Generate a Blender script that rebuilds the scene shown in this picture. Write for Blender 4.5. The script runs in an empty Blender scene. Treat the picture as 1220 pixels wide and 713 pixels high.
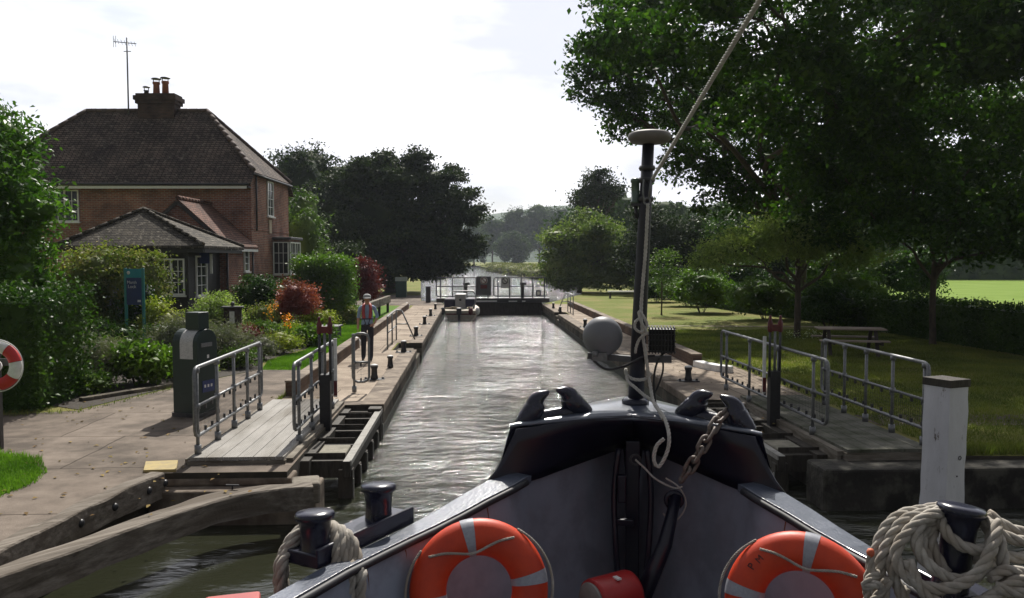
import bpy, bmesh, math, random
import numpy as np
from mathutils import Vector, Matrix, noise
from mathutils.geometry import tessellate_polygon
R = math.radians
PI = math.pi
S = bpy.context.scene
COL = S.collection
rnd = random.Random(7)

# ------------------------------------------------------------------ camera, sky, sun, exposure
EYE = 2.7                       # camera height above the quay (quay = 0)
FPX = 957.0
cam_d = bpy.data.cameras.new("camera")
cam = bpy.data.objects.new("camera", cam_d); COL.objects.link(cam)
cam_d.sensor_width = 36.0; cam_d.lens = 36.0 * FPX / 1220.0
cam_d.clip_start = 0.05; cam_d.clip_end = 6000
cam.location = (0, 0, EYE)
cam.rotation_euler = (R(90 - 2.84), 0, R(-2.87))
S.camera = cam

SUN_AZ, SUN_EL = 4.5, 48.0     # azimuth clockwise from +Y (lock axis)
w = bpy.data.worlds.new("World"); S.world = w; w.use_nodes = True
nt = w.node_tree; nt.nodes.clear()
out = nt.nodes.new("ShaderNodeOutputWorld"); bg = nt.nodes.new("ShaderNodeBackground")
sky = nt.nodes.new("ShaderNodeTexSky"); sky.sky_type = 'NISHITA'; sky.sun_disc = False
sky.sun_elevation = R(SUN_EL); sky.sun_rotation = R(SUN_AZ); sky.air_density = 1.0; sky.dust_density = 1.5
tc = nt.nodes.new("ShaderNodeTexCoord"); mp = nt.nodes.new("ShaderNodeMapping")
mp.inputs['Scale'].default_value = (1.0, 1.0, 3.2)
nz = nt.nodes.new("ShaderNodeTexNoise"); nz.inputs['Scale'].default_value = 2.1
nz.inputs['Detail'].default_value = 7; nz.inputs['Roughness'].default_value = 0.55
cr = nt.nodes.new("ShaderNodeValToRGB")
cr.color_ramp.elements[0].position = 0.30; cr.color_ramp.elements[0].color = (0.45, 0.45, 0.45, 1)
cr.color_ramp.elements[1].position = 0.50; cr.color_ramp.elements[1].color = (1, 1, 1, 1)
cc = nt.nodes.new("ShaderNodeValToRGB")          # cloud tone
cc.color_ramp.elements[0].position = 0.40; cc.color_ramp.elements[0].color = (7.2, 7.4, 8.3, 1)
cc.color_ramp.elements[1].position = 0.60; cc.color_ramp.elements[1].color = (12.6, 12.5, 12.7, 1)
nz2 = nt.nodes.new("ShaderNodeTexNoise"); nz2.inputs['Scale'].default_value = 3.0; nz2.inputs['Detail'].default_value = 6
mixc = nt.nodes.new("ShaderNodeMixRGB")
L = nt.links.new
L(tc.outputs['Generated'], mp.inputs['Vector']); L(mp.outputs[0], nz.inputs['Vector']); L(mp.outputs[0], nz2.inputs['Vector'])
L(nz.outputs['Fac'], cr.inputs[0]); L(nz2.outputs['Fac'], cc.inputs[0])
L(cr.outputs[0], mixc.inputs[0]); L(sky.outputs[0], mixc.inputs[1]); 
# the cloud layer is brightest round the sun and towards the horizon below it, dim overhead and behind
dt = nt.nodes.new("ShaderNodeVectorMath"); dt.operation = 'DOT_PRODUCT'
dt.inputs[1].default_value = (math.sin(R(8)) * math.cos(R(12)), math.cos(R(8)) * math.cos(R(12)), math.sin(R(12)))
rm = nt.nodes.new("ShaderNodeMapRange"); rm.interpolation_type = 'SMOOTHSTEP'
rm.inputs['From Min'].default_value = 0.15; rm.inputs['From Max'].default_value = 0.86
rm.inputs['To Min'].default_value = 0.24; rm.inputs['To Max'].default_value = 1.2
mg = nt.nodes.new("ShaderNodeMixRGB"); mg.blend_type = 'MULTIPLY'; mg.inputs[0].default_value = 1
L(tc.outputs['Generated'], dt.inputs[0]); L(dt.outputs['Value'], rm.inputs['Value'])
L(cc.outputs[0], mg.inputs[1]); L(rm.outputs[0], mg.inputs[2]); L(mg.outputs[0], mixc.inputs[2])
L(mixc.outputs[0], bg.inputs['Color']); bg.inputs['Strength'].default_value = 0.085
L(bg.outputs[0], out.inputs['Surface'])

sd = bpy.data.lights.new("sun", 'SUN'); sd.energy = 5.0; sd.angle = R(0.6); sd.color = (1.0, 0.95, 0.87)
so = bpy.data.objects.new("sun", sd); COL.objects.link(so)
sv = Vector((math.sin(R(SUN_AZ)) * math.cos(R(SUN_EL)), math.cos(R(SUN_AZ)) * math.cos(R(SUN_EL)), math.sin(R(SUN_EL))))
so.rotation_euler = sv.to_track_quat('Z', 'Y').to_euler(); so.location = (20, 20, 40)
vs = S.view_settings; vs.view_transform = 'Standard'; vs.look = 'None'; vs.exposure = 0.28; vs.gamma = 1.0
S.view_settings.use_curve_mapping = False
S.cycles.max_bounces = 6; S.cycles.diffuse_bounces = 2; S.cycles.glossy_bounces = 3
S.cycles.transmission_bounces = 4; S.cycles.transparent_max_bounces = 6
S.cycles.use_denoising = True

# ------------------------------------------------------------------ pixel -> world helpers
CR = cam.rotation_euler.to_matrix()
def ray(px, py):
    return CR @ Vector(((px - 610) / FPX, -(py - 356.5) / FPX, -1.0))
def G(px, py, z=0.0):
    d = ray(px, py); t = (z - EYE) / d.z
    return Vector((0, 0, EYE)) + d * t
def W(px, py, Y):
    d = ray(px, py); t = Y / d.y
    return Vector((0, 0, EYE)) + d * t
BYAW = -math.atan((757 - 562) / FPX)
BM = Matrix.Rotation(BYAW, 4, 'Z')
BI = BM.inverted()
def B(px, py, v):
    """photo point at boat-frame forward distance v, in boat coordinates"""
    d = BI.to_3x3() @ ray(px, py); t = v / d.y
    return Vector((0, 0, EYE)) + d * t

# ------------------------------------------------------------------ materials
MATS = {}
def newmat(name):
    m = bpy.data.materials.new(name); m.use_nodes = True
    n = m.node_tree; b = n.nodes['Principled BSDF']
    return m, n, b
def node(n, t, **kw):
    x = n.nodes.new(t)
    for k, v in kw.items():
        if k in x.inputs.keys(): x.inputs[k].default_value = v
        else: setattr(x, k, v)
    return x
def c4(c): return (c[0], c[1], c[2], 1)
def M(name, c1, c2=None, rough=0.6, scale=6.0, detail=6, bump=0.0, bscale=None, metal=0.0, lo=0.35, hi=0.65,
      stretch=(1, 1, 1), c3=None, s3=1.0, spec=0.5, dist=0.01):
    if name in MATS: return MATS[name]
    m, n, b = newmat(name); l = n.links.new
    b.inputs['Roughness'].default_value = rough; b.inputs['Metallic'].default_value = metal
    b.inputs['Specular IOR Level'].default_value = spec
    tcn = node(n, "ShaderNodeTexCoord"); mpn = node(n, "ShaderNodeMapping"); mpn.inputs['Scale'].default_value = stretch
    l(tcn.outputs['Object'], mpn.inputs[0])
    if c2 is None: c2 = tuple(x * 0.8 for x in c1)
    nzn = node(n, "ShaderNodeTexNoise", Scale=scale, Detail=detail, Roughness=0.65)
    l(mpn.outputs[0], nzn.inputs['Vector'])
    rp = node(n, "ShaderNodeValToRGB"); e = rp.color_ramp.elements
    e[0].position = lo; e[0].color = c4(c1); e[1].position = hi; e[1].color = c4(c2)
    l(nzn.outputs['Fac'], rp.inputs[0]); colout = rp.outputs[0]
    if c3 is not None:
        n3 = node(n, "ShaderNodeTexNoise", Scale=s3, Detail=4, Roughness=0.6); l(mpn.outputs[0], n3.inputs['Vector'])
        r3 = node(n, "ShaderNodeValToRGB"); r3.color_ramp.elements[0].position = 0.45; r3.color_ramp.elements[1].position = 0.62
        l(n3.outputs['Fac'], r3.inputs[0])
        mx = node(n, "ShaderNodeMixRGB"); l(r3.outputs[0], mx.inputs[0]); l(colout, mx.inputs[1]); mx.inputs[2].default_value = c4(c3)
        colout = mx.outputs[0]
    l(colout, b.inputs['Base Color'])
    if bump:
        nb = node(n, "ShaderNodeTexNoise", Scale=bscale or scale * 3, Detail=5, Roughness=0.6); l(mpn.outputs[0], nb.inputs['Vector'])
        bp = node(n, "ShaderNodeBump", Strength=bump, Distance=dist); l(nb.outputs['Fac'], bp.inputs['Height']); l(bp.outputs[0], b.inputs['Normal'])
    MATS[name] = m; return m

def brick_mat(name, a, b_, mortar, bw=0.225, rh=0.075, msize=0.010, bump=0.5, rough=0.85, offset=0.5, patch=None):
    m, n, b = newmat(name); l = n.links.new; b.inputs['Roughness'].default_value = rough
    b.inputs['Specular IOR Level'].default_value = 0.15
    tcn = node(n, "ShaderNodeTexCoord"); sp = node(n, "ShaderNodeSeparateXYZ"); l(tcn.outputs['Object'], sp.inputs[0])
    ad = node(n, "ShaderNodeMath", operation='ADD'); l(sp.outputs[0], ad.inputs[0]); l(sp.outputs[1], ad.inputs[1])
    cb = node(n, "ShaderNodeCombineXYZ"); l(ad.outputs[0], cb.inputs[0]); l(sp.outputs[2], cb.inputs[1])
    nz_ = node(n, "ShaderNodeTexNoise", Scale=3.0, Detail=3); l(tcn.outputs['Object'], nz_.inputs['Vector'])
    br = node(n, "ShaderNodeTexBrick"); br.offset = offset
    br.inputs['Scale'].default_value = 1.0; br.inputs['Brick Width'].default_value = bw; br.inputs['Row Height'].default_value = rh
    br.inputs['Mortar Size'].default_value = msize; br.inputs['Color1'].default_value = c4(a); br.inputs['Color2'].default_value = c4(b_)
    br.inputs['Mortar'].default_value = c4(mortar); br.inputs['Bias'].default_value = 0.0
    l(cb.outputs[0], br.inputs['Vector'])
    n1 = node(n, "ShaderNodeTexNoise", Scale=0.9, Detail=6, Roughness=0.7); l(tcn.outputs['Object'], n1.inputs['Vector'])
    rp = node(n, "ShaderNodeValToRGB"); rp.color_ramp.elements[0].position = .35; rp.color_ramp.elements[1].position = .68
    rp.color_ramp.elements[0].color = (.5, .5, .5, 1); rp.color_ramp.elements[1].color = (1.4, 1.35, 1.25, 1)
    l(n1.outputs['Fac'], rp.inputs[0])
    mx = node(n, "ShaderNodeMixRGB", blend_type='MULTIPLY'); mx.inputs[0].default_value = 1.0
    l(br.outputs['Color'], mx.inputs[1]); l(rp.outputs[0], mx.inputs[2]); co = mx.outputs[0]
    if patch:
        n2 = node(n, "ShaderNodeTexNoise", Scale=6, Detail=8, Roughness=0.75); l(tcn.outputs['Object'], n2.inputs['Vector'])
        r2 = node(n, "ShaderNodeValToRGB"); r2.color_ramp.elements[0].position = .55; r2.color_ramp.elements[1].position = .66
        l(n2.outputs['Fac'], r2.inputs[0]); m2 = node(n, "ShaderNodeMixRGB"); l(r2.outputs[0], m2.inputs[0]); l(co, m2.inputs[1])
        m2.inputs[2].default_value = c4(patch); co = m2.outputs[0]
    l(co, b.inputs['Base Color'])
    bp = node(n, "ShaderNodeBump", Strength=bump, Distance=0.02); inv = node(n, "ShaderNodeMath", operation='SUBTRACT')
    inv.inputs[0].default_value = 1.0; l(br.outputs['Fac'], inv.inputs[1])
    ad2 = node(n, "ShaderNodeMath", operation='ADD'); l(inv.outputs[0], ad2.inputs[0])
    l(n1.outputs['Fac'], ad2.inputs[1])
    l(ad2.outputs[0], bp.inputs['Height']); l(bp.outputs[0], b.inputs['Normal'])
    MATS[name] = m; return m

def leaf_mat(name, a, b_, trans=0.3, rough=0.55, c=None):
    m = bpy.data.materials.new(name); m.use_nodes = True; n = m.node_tree; n.nodes.clear(); l = n.links.new
    o = node(n, "ShaderNodeOutputMaterial")
    g = node(n, "ShaderNodeNewGeometry"); rp = node(n, "ShaderNodeValToRGB")
    rp.color_ramp.elements[0].color = c4(a); rp.color_ramp.elements[1].color = c4(b_)
    if c: e = rp.color_ramp.elements.new(0.5); e.color = c4(c)
    l(g.outputs['Random Per Island'], rp.inputs[0])
    tcn = node(n, "ShaderNodeTexCoord"); nn = node(n, "ShaderNodeTexNoise", Scale=0.7, Detail=3); l(tcn.outputs['Object'], nn.inputs['Vector'])
    r2 = node(n, "ShaderNodeValToRGB"); r2.color_ramp.elements[0].position = .35; r2.color_ramp.elements[1].position = .65
    r2.color_ramp.elements[0].color = (.62, .70, .62, 1); r2.color_ramp.elements[1].color = (1.5, 1.4, 1.1, 1); l(nn.outputs['Fac'], r2.inputs[0])
    mx = node(n, "ShaderNodeMixRGB", blend_type='MULTIPLY'); mx.inputs[0].default_value = 1; l(rp.outputs[0], mx.inputs[1]); l(r2.outputs[0], mx.inputs[2])
    pb = node(n, "ShaderNodeBsdfPrincipled"); pb.inputs['Roughness'].default_value = rough; pb.inputs['Specular IOR Level'].default_value = 0.18
    tr = node(n, "ShaderNodeBsdfTranslucent"); mt = node(n, "ShaderNodeMixShader"); mt.inputs[0].default_value = trans
    gm = node(n, "ShaderNodeMixRGB", blend_type='MULTIPLY'); gm.inputs[0].default_value = 1; gm.inputs[2].default_value = (1.15, 1.5, .55, 1)
    l(mx.outputs[0], pb.inputs['Base Color']); l(mx.outputs[0], gm.inputs[1]); l(gm.outputs[0], tr.inputs[0])
    l(pb.outputs[0], mt.inputs[1]); l(tr.outputs[0], mt.inputs[2]); l(mt.outputs[0], o.inputs[0])
    MATS[name] = m; return m

# ------------------------------------------------------------------ mesh builder
def catmull(P, k=8, closed=False):
    P = [Vector(p) for p in P]; n = len(P); o = []
    rng_ = range(n if closed else n - 1)
    for i in rng_:
        if closed: a, b, c, d = P[(i - 1) % n], P[i], P[(i + 1) % n], P[(i + 2) % n]
        else: a, b, c, d = P[max(i - 1, 0)], P[i], P[i + 1], P[min(i + 2, n - 1)]
        for j in range(k):
            t = j / k
            o.append(0.5 * ((2 * b) + (c - a) * t + (2 * a - 5 * b + 4 * c - d) * t * t + (3 * b - a - 3 * c + d) * t ** 3))
    if not closed: o.append(P[-1].copy())
    return o

class MB:
    def __init__(s): s.v = []; s.f = []; s.m = []; s.s = []
    def add(s, vs_, fs, mi=0, smooth=False):
        o = len(s.v); s.v += [Vector(p) for p in vs_]
        for f in fs: s.f.append(tuple(i + o for i in f)); s.m.append(mi); s.s.append(smooth)
        return s
    def box(s, c, d, rz=0, mi=0, mat=None):
        x, y, z = d[0] / 2, d[1] / 2, d[2] / 2
        vs_ = [Vector((a * x, b * y, e * z)) for e in (-1, 1) for b in (-1, 1) for a in (-1, 1)]
        Mx = mat if mat is not None else Matrix.Rotation(rz, 3, 'Z')
        vs_ = [Mx @ p + Vector(c) for p in vs_]
        return s.add(vs_, [(0, 2, 3, 1), (4, 5, 7, 6), (0, 1, 5, 4), (2, 6, 7, 3), (0, 4, 6, 2), (1, 3, 7, 5)], mi)
    def b6(s, x0, x1, y0, y1, z0, z1, mi=0):
        return s.box(((x0 + x1) / 2, (y0 + y1) / 2, (z0 + z1) / 2), (x1 - x0, y1 - y0, z1 - z0), 0, mi)
    def beam(s, a, b, wd, ht, mi=0, up=(0, 0, 1)):
        a, b = Vector(a), Vector(b); d = (b - a); ln = d.length; d.normalize()
        sd_ = d.cross(Vector(up)).normalized(); u = sd_.cross(d)
        Mx = Matrix((sd_, d, u)).transposed()
        return s.box((a + b) / 2, (wd, ln, ht), mat=Mx, mi=mi)
    def tube(s, P, r, n=8, closed=False, mi=0, cap=True):
        P = [Vector(p) for p in P]; N = len(P)
        T = []
        for i in range(N):
            if closed: t = P[(i + 1) % N] - P[(i - 1) % N]
            else: t = P[min(i + 1, N - 1)] - P[max(i - 1, 0)]
            T.append(t.normalized() if t.length > 1e-9 else Vector((0, 0, 1)))
        a = Vector((0, 0, 1)) if abs(T[0].z) < 0.9 else Vector((1, 0, 0))
        u = T[0].cross(a).normalized(); vs_ = []
        for i in range(N):
            u = (u - T[i] * u.dot(T[i])); u = u.normalized() if u.length > 1e-6 else T[i].orthogonal().normalized()
            w_ = T[i].cross(u); rr = r[i] if hasattr(r, '__len__') else r
            for k in range(n):
                an = 2 * PI * k / n; vs_.append(P[i] + (u * math.cos(an) + w_ * math.sin(an)) * rr)
        fs = []
        for i in range(N if closed else N - 1):
            j = (i + 1) % N
            for k in range(n):
                k2 = (k + 1) % n; fs.append((i * n + k, i * n + k2, j * n + k2, j * n + k))
        s.add(vs_, fs, mi, n > 5)
        if cap and not closed:
            o = len(s.v) - len(vs_)
            s.f.append(tuple(o + k for k in range(n))[::-1]); s.m.append(mi); s.s.append(False)
            s.f.append(tuple(o + (N - 1) * n + k for k in range(n))); s.m.append(mi); s.s.append(False)
        return s
    def rope(s, P, r, k=10, closed=False, pitch=None, smooth=True, mi=0):
        """three strand laid rope along a path"""
        if smooth: P = catmull(P, k, closed)
        pitch = pitch or r * 7.0
        # resample evenly
        D = [0]
        Q = P + ([P[0]] if closed else [])
        for i in range(1, len(Q)): D.append(D[-1] + (Q[i] - Q[i - 1]).length)
        step = pitch / 9.0; n = max(4, int(D[-1] / step)); pts = []; j = 0
        for i in range(n + (0 if closed else 1)):
            t = D[-1] * i / n
            while j < len(D) - 2 and D[j + 1] < t: j += 1
            q = (t - D[j]) / max(D[j + 1] - D[j], 1e-9); pts.append(Q[j].lerp(Q[j + 1], q))
        N = len(pts); T = [(pts[min(i + 1, N - 1)] - pts[max(i - 1, 0)]).normalized() for i in range(N)]
        u = T[0].orthogonal().normalized(); fr = []
        for i in range(N):
            u = (u - T[i] * u.dot(T[i])).normalized(); fr.append((u.copy(), T[i].cross(u)))
        for st in range(3):
            path = []
            for i in range(N):
                an = 2 * PI * (i * step / pitch + st / 3.0)
                path.append(pts[i] + (fr[i][0] * math.cos(an) + fr[i][1] * math.sin(an)) * r * 0.5)
            s.tube(path, r * 0.58, 6, mi=mi)
        return s
    def lathe(s, prof, c=(0, 0, 0), n=24, mat=None, mi=0, smooth=True):
        Mx = mat if mat is not None else Matrix.Identity(3); vs_ = []; c = Vector(c)
        for (r, z) in prof:
            for k in range(n):
                an = 2 * PI * k / n; vs_.append(Mx @ Vector((r * math.cos(an), r * math.sin(an), z)) + c)
        fs = []
        for i in range(len(prof) - 1):
            for k in range(n):
                k2 = (k + 1) % n; fs.append((i * n + k, i * n + k2, (i + 1) * n + k2, (i + 1) * n + k))
        fs.append(tuple(range(n))[::-1]); fs.append(tuple((len(prof) - 1) * n + k for k in range(n)))
        return s.add(vs_, fs, mi, smooth)
    def prism(s, poly, vec, mi=0):
        """closed extrusion of a planar 3-D polygon along vec"""
        P = [Vector(p) for p in poly]; n = len(P); vec = Vector(vec)
        tri = tessellate_polygon([P])
        fs = [t for t in tri] + [tuple(i + n for i in t) for t in tri]
        fs += [(i, (i + 1) % n, (i + 1) % n + n, i + n) for i in range(n)]
        return s.add(P + [p + vec for p in P], fs, mi)
    def sphere(s, c, r, n=16, m=10, mat=None, mi=0, sc=(1, 1, 1)):
        prof = [(max(1e-4, r * math.sin(PI * i / m)), -r * math.cos(PI * i / m)) for i in range(m + 1)]
        Mx = (mat if mat is not None else Matrix.Identity(3)) @ Matrix.Diagonal(sc)
        return s.lathe(prof, c, n, Mx, mi)
    def torus(s, c, Rm, r, n=40, k=14, mat=None, mi=0, a0=0, a1=2 * PI, rs=1.0):
        Mx = mat if mat is not None else Matrix.Identity(3); full = abs(a1 - a0 - 2 * PI) < 1e-6
        P = []; nn = n if full else n + 1; vs_ = []
        for i in range(nn):
            a = a0 + (a1 - a0) * i / n
            for j in range(k):
                b = 2 * PI * j / k
                q = Vector(((Rm + r * math.cos(b)) * math.cos(a), (Rm + r * math.cos(b)) * math.sin(a), r * rs * math.sin(b)))
                vs_.append(Mx @ q + Vector(c))
        fs = []
        for i in range(n):
            i2 = (i + 1) % nn
            for j in range(k):
                j2 = (j + 1) % k; fs.append((i * k + j, i2 * k + j, i2 * k + j2, i * k + j2))
        return s.add(vs_, fs, mi, True)
    def build(s, name, mat, parent=None, xf=None, bevel=0, solid=0):
        V = [Vector(p) for p in s.v]
        if xf is not None: V = [xf @ p for p in V]
        me = bpy.data.meshes.new(name); o = bpy.data.objects.new(name, me); COL.objects.link(o)
        if parent is not None:
            inv = parent['_w'] if False else wmat(parent).inverted(); V = [inv @ p for p in V]; o.parent = parent
            WM[o.name] = wmat(parent)
        else:
            xs = [p.x for p in V]; ys = [p.y for p in V]; zs = [p.z for p in V]
            org = Vector(((min(xs) + max(xs)) / 2, (min(ys) + max(ys)) / 2, min(zs)))
            o.location = org; V = [p - org for p in V]; WM[o.name] = Matrix.Translation(org)
        me.from_pydata([tuple(p) for p in V], [], s.f)
        mats = mat if isinstance(mat, (list, tuple)) else [mat]
        for q in mats: me.materials.append(q)
        me.polygons.foreach_set("material_index", s.m); me.polygons.foreach_set("use_smooth", s.s)
        bm = bmesh.new(); bm.from_mesh(me); bmesh.ops.recalc_face_normals(bm, faces=bm.faces); bm.to_mesh(me); bm.free()
        me.update()
        if solid: q = o.modifiers.new("s", 'SOLIDIFY'); q.thickness = solid; q.offset = -1
        if bevel:
            q = o.modifiers.new("b", 'BEVEL'); q.width = bevel; q.segments = 2; q.limit_method = 'ANGLE'; q.angle_limit = R(40)
        return o
WM = {}
def wmat(o): return WM[o.name]
def empty(name, loc, rz=0.0, mat=None):
    o = bpy.data.objects.new(name, None); COL.objects.link(o)
    m = mat if mat is not None else Matrix.Translation(Vector(loc)) @ Matrix.Rotation(rz, 4, 'Z')
    o.matrix_world = m; o.empty_display_size = 0.2; WM[o.name] = m.copy()
    return o
def tag(o, label=None, cat=None, group=None, kind=None):
    if label: o['label'] = label
    if cat: o['category'] = cat
    if group: o['group'] = group
    if kind: o['kind'] = kind
    return o
CH = {}
def copy_tree(o, parent=None):
    c = o.copy(); COL.objects.link(c); c.parent = parent
    for ch in list(o.children): copy_tree(ch, c)
    return c
def text_mesh(body, size, depth=0.002):
    cu = bpy.data.curves.new("t", 'FONT'); cu.body = body; cu.size = size; cu.extrude = depth; cu.align_x = 'CENTER'; cu.align_y = 'CENTER'
    o = bpy.data.objects.new("t", cu); COL.objects.link(o); bpy.context.view_layer.update()
    me = bpy.data.meshes.new_from_object(o.evaluated_get(bpy.context.evaluated_depsgraph_get()))
    vs_ = [v.co.copy() for v in me.vertices]; fs = [tuple(p.vertices) for p in me.polygons]
    bpy.data.objects.remove(o); bpy.data.meshes.remove(me); return vs_, fs

# ------------------------------------------------------------------ foliage
def leaf_object(name, P, size, mat, parent, rng, aspect=0.55, upb=0.35, core=None, jit=0.35):
    N = len(P); inv = wmat(parent).inverted() if parent is not None else Matrix.Identity(4)
    ia = np.array(inv); P = P @ ia[:3, :3].T + ia[:3, 3]
    nrm = rng.normal(size=(N, 3)); nrm[:, 2] += upb * 2; nrm /= np.linalg.norm(nrm, axis=1)[:, None]
    t = rng.normal(size=(N, 3)); t -= nrm * (t * nrm).sum(1)[:, None]; t /= np.linalg.norm(t, axis=1)[:, None]
    b = np.cross(nrm, t); sz = size * (1 + jit * rng.uniform(-1, 1, N))[:, None] * 0.5
    V = np.stack([P + t * sz, P + b * sz * aspect + nrm * sz * .25, P - t * sz, P - b * sz * aspect + nrm * sz * .25], 1).reshape(-1, 3)
    F = np.arange(N * 4)
    cv, cf = [], []
    if core:
        for (c, r) in core:
            bm = bmesh.new(); bmesh.ops.create_icosphere(bm, subdivisions=3, radius=1.0)
            o = len(cv)
            for v in bm.verts:
                d = 1 + 0.28 * noise.noise(v.co * 2.3 + Vector(c))
                q = inv @ Vector((c[0] + v.co.x * r[0] * d, c[1] + v.co.y * r[1] * d, c[2] + v.co.z * r[2] * d)); cv.append(tuple(q))
            for f in bm.faces: cf.append([x.index + o for x in f.verts])
            bm.free()
    me = bpy.data.meshes.new(name)
    nv = len(V) + len(cv); me.vertices.add(nv)
    allv = np.concatenate([V, np.array(cv).reshape(-1, 3)]) if cv else V
    me.vertices.foreach_set("co", allv.astype(np.float32).ravel())
    tri = (np.array(cf, dtype=np.int64) + len(V)).ravel() if cf else np.array([], dtype=np.int64)
    me.loops.add(len(F) + len(tri)); me.loops.foreach_set("vertex_index", np.concatenate([F, tri]).astype(np.int32))
    me.polygons.add(N + len(cf))
    ls = np.concatenate([np.arange(N) * 4, N * 4 + np.arange(len(cf)) * 3]).astype(np.int32)
    me.polygons.foreach_set("loop_start", ls)
    me.update(calc_edges=True); me.materials.append(mat)
    o = bpy.data.objects.new(name, me); COL.objects.link(o)
    if parent is not None: o.parent = parent; WM[o.name] = wmat(parent)
    return o

def clump_points(lobes, n, rng, sigma=0.35, per=60, shell=0.62):
    vol = np.array([l[1][0] * l[1][1] * l[1][2] for l in lobes]) ** (2 / 3.); vol = vol / vol.sum()
    out_ = []
    for (c, r), v_ in zip(lobes, vol):
        k = max(2, int(n * v_ / per)); d = rng.normal(size=(k, 3)); d /= np.linalg.norm(d, axis=1)[:, None]
        rr = rng.uniform(shell, 1.06, k)[:, None]; cc_ = np.array(c) + d * rr * np.array(r)
        sg = sigma * rng.uniform(.6, 1.4, (k, 1, 1))
        q = cc_[:, None, :] + rng.normal(size=(k, per, 3)) * sg * np.array([1, 1, .6])
        out_.append(q.reshape(-1, 3))
    return np.concatenate(out_)
def sublobes(c, r, k, rng, f=0.5, spread=0.62, zmin=-0.9):
    o = [((c[0], c[1], c[2]), (r[0] * .6, r[1] * .6, r[2] * .6))]
    for i in range(k):
        ph = 2 * PI * (i * 0.618) + rng.uniform(-.3, .3); cz = zmin + (1.0 - zmin) * (i + .5) / k
        cz = max(-.95, min(.95, cz)); sr = math.sqrt(1 - cz * cz)
        q = f * rng.uniform(.75, 1.2)
        o.append(((c[0] + r[0] * spread * sr * math.cos(ph), c[1] + r[1] * spread * sr * math.sin(ph), c[2] + r[2] * spread * cz),
                  (r[0] * q, r[1] * q, r[2] * q)))
    return o
def expand(lobes, k, seed, f=.40, keep=.8):
    """break every lobe into a core and k smaller boughs on its surface"""
    rg = np.random.default_rng(seed); o = []
    for c, r in lobes:
        o.append((c, (r[0] * keep, r[1] * keep, r[2] * keep * .9)))
        for i in range(k):
            d = rg.normal(size=3); d /= np.linalg.norm(d); q = f * rg.uniform(.6, 1.15)
            o.append(((c[0] + d[0] * r[0] * .86, c[1] + d[1] * r[1] * .86, c[2] + d[2] * r[2] * .86), (r[0] * q, r[1] * q, r[2] * q * .62)))
    return o
def limb(mb, a, b, r0, r1, rng, wig=0.12, n=6):
    a, b = Vector(a), Vector(b); d = (b - a).length; P = []
    for i in range(n + 1):
        t = i / n; p = a.lerp(b, t) + Vector((rng.uniform(-1, 1), rng.uniform(-1, 1), rng.uniform(-.5, 1))) * d * wig * math.sin(PI * t) * .6
        P.append(p)
    P = catmull(P, 3); mb.tube(P, [r0 + (r1 - r0) * i / (len(P) - 1) for i in range(len(P))], 7)
def tree(name, label, base, h_trunk, r_trunk, lobes, n, leaf, mat, bark, seed, cat='tree', group=None, sigma=.35, per=60,
         core=0.0, shell=.62, aspect=.55, limbs=True, twigs=0, step=1):
    rng = np.random.default_rng(seed); rr = random.Random(seed)
    root = empty(name, base); tag(root, label, cat, group)
    base = Vector(base); top = base + Vector((0, 0, h_trunk)); mb = MB()
    P = [base + Vector((0, 0, -.1)), base + Vector((0, 0, .25)), base + Vector((rr.uniform(-.1, .1) * r_trunk * 4, 0, h_trunk * .5)), top]
    Q = catmull(P, 4); mb.tube(Q, [r_trunk * (1.35 - .6 * min(1, i / 3.)) if i < 4 else r_trunk * (.82 - .2 * i / len(Q)) for i in range(len(Q))], 10)
    if limbs:
        for (c, r) in lobes[::step]:
            limb(mb, top - Vector((0, 0, h_trunk * rr.uniform(0, .25))), Vector(c), r_trunk * rr.uniform(.3, .5), r_trunk * .1, rr)
            for _ in range(twigs):
                d = Vector((rr.gauss(0, 1), rr.gauss(0, 1), rr.gauss(0, .6))).normalized()
                limb(mb, Vector(c), Vector(c) + Vector((d.x * r[0], d.y * r[1], d.z * r[2])) * .95, r_trunk * .1, r_trunk * .02, rr, n=4)
    mb.build('trunk', bark, root)
    pts = clump_points(lobes, n, rng, sigma, per, shell)
    pts = pts[pts[:, 2] > base.z + .05]
    cores = [(c, (r[0] * core, r[1] * core, r[2] * core)) for c, r in lobes] if core else None
    leaf_object('crown', pts, leaf, mat, root, rng, aspect=aspect, core=cores)
    return root
def shrub(name, label, base, rad, h, n, leaf, mat, seed, cat='shrub', group=None, sub=8, core=.66, sigma=.13, per=40, aspect=.5, z0=0.12, upb=.35, spiky=False, shell=.75, stems=5):
    rng = np.random.default_rng(seed); rr = random.Random(seed)
    root = empty(name, base); tag(root, label, cat, group)
    bx, by, bz = base; rz = h * .5
    c = (bx, by, bz + h * (.5 + z0 * .3)); lobes = sublobes(c, (rad[0], rad[1], rz), sub, rng, f=.5, spread=.5, zmin=-.7)
    pts = clump_points(lobes, n, rng, sigma, per, shell)
    pts = pts[pts[:, 2] > bz + .02]
    cores = [(q, (r[0] * core, r[1] * core, r[2] * core)) for q, r in lobes] if core else None
    leaf_object('foliage', pts, leaf, mat, root, rng, aspect=aspect, core=cores, upb=upb)
    mb = MB()
    for i in range(stems):
        a = rr.uniform(0, 2 * PI); mb.tube([(bx + .1 * math.cos(a), by + .1 * math.sin(a), bz - .05), (bx + rad[0] * .5 * math.cos(a), by + rad[1] * .5 * math.sin(a), bz + h * .75)], [.02, .008], 5)
    mb.build('stem', MATS['bark'], root)
    return root
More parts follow.
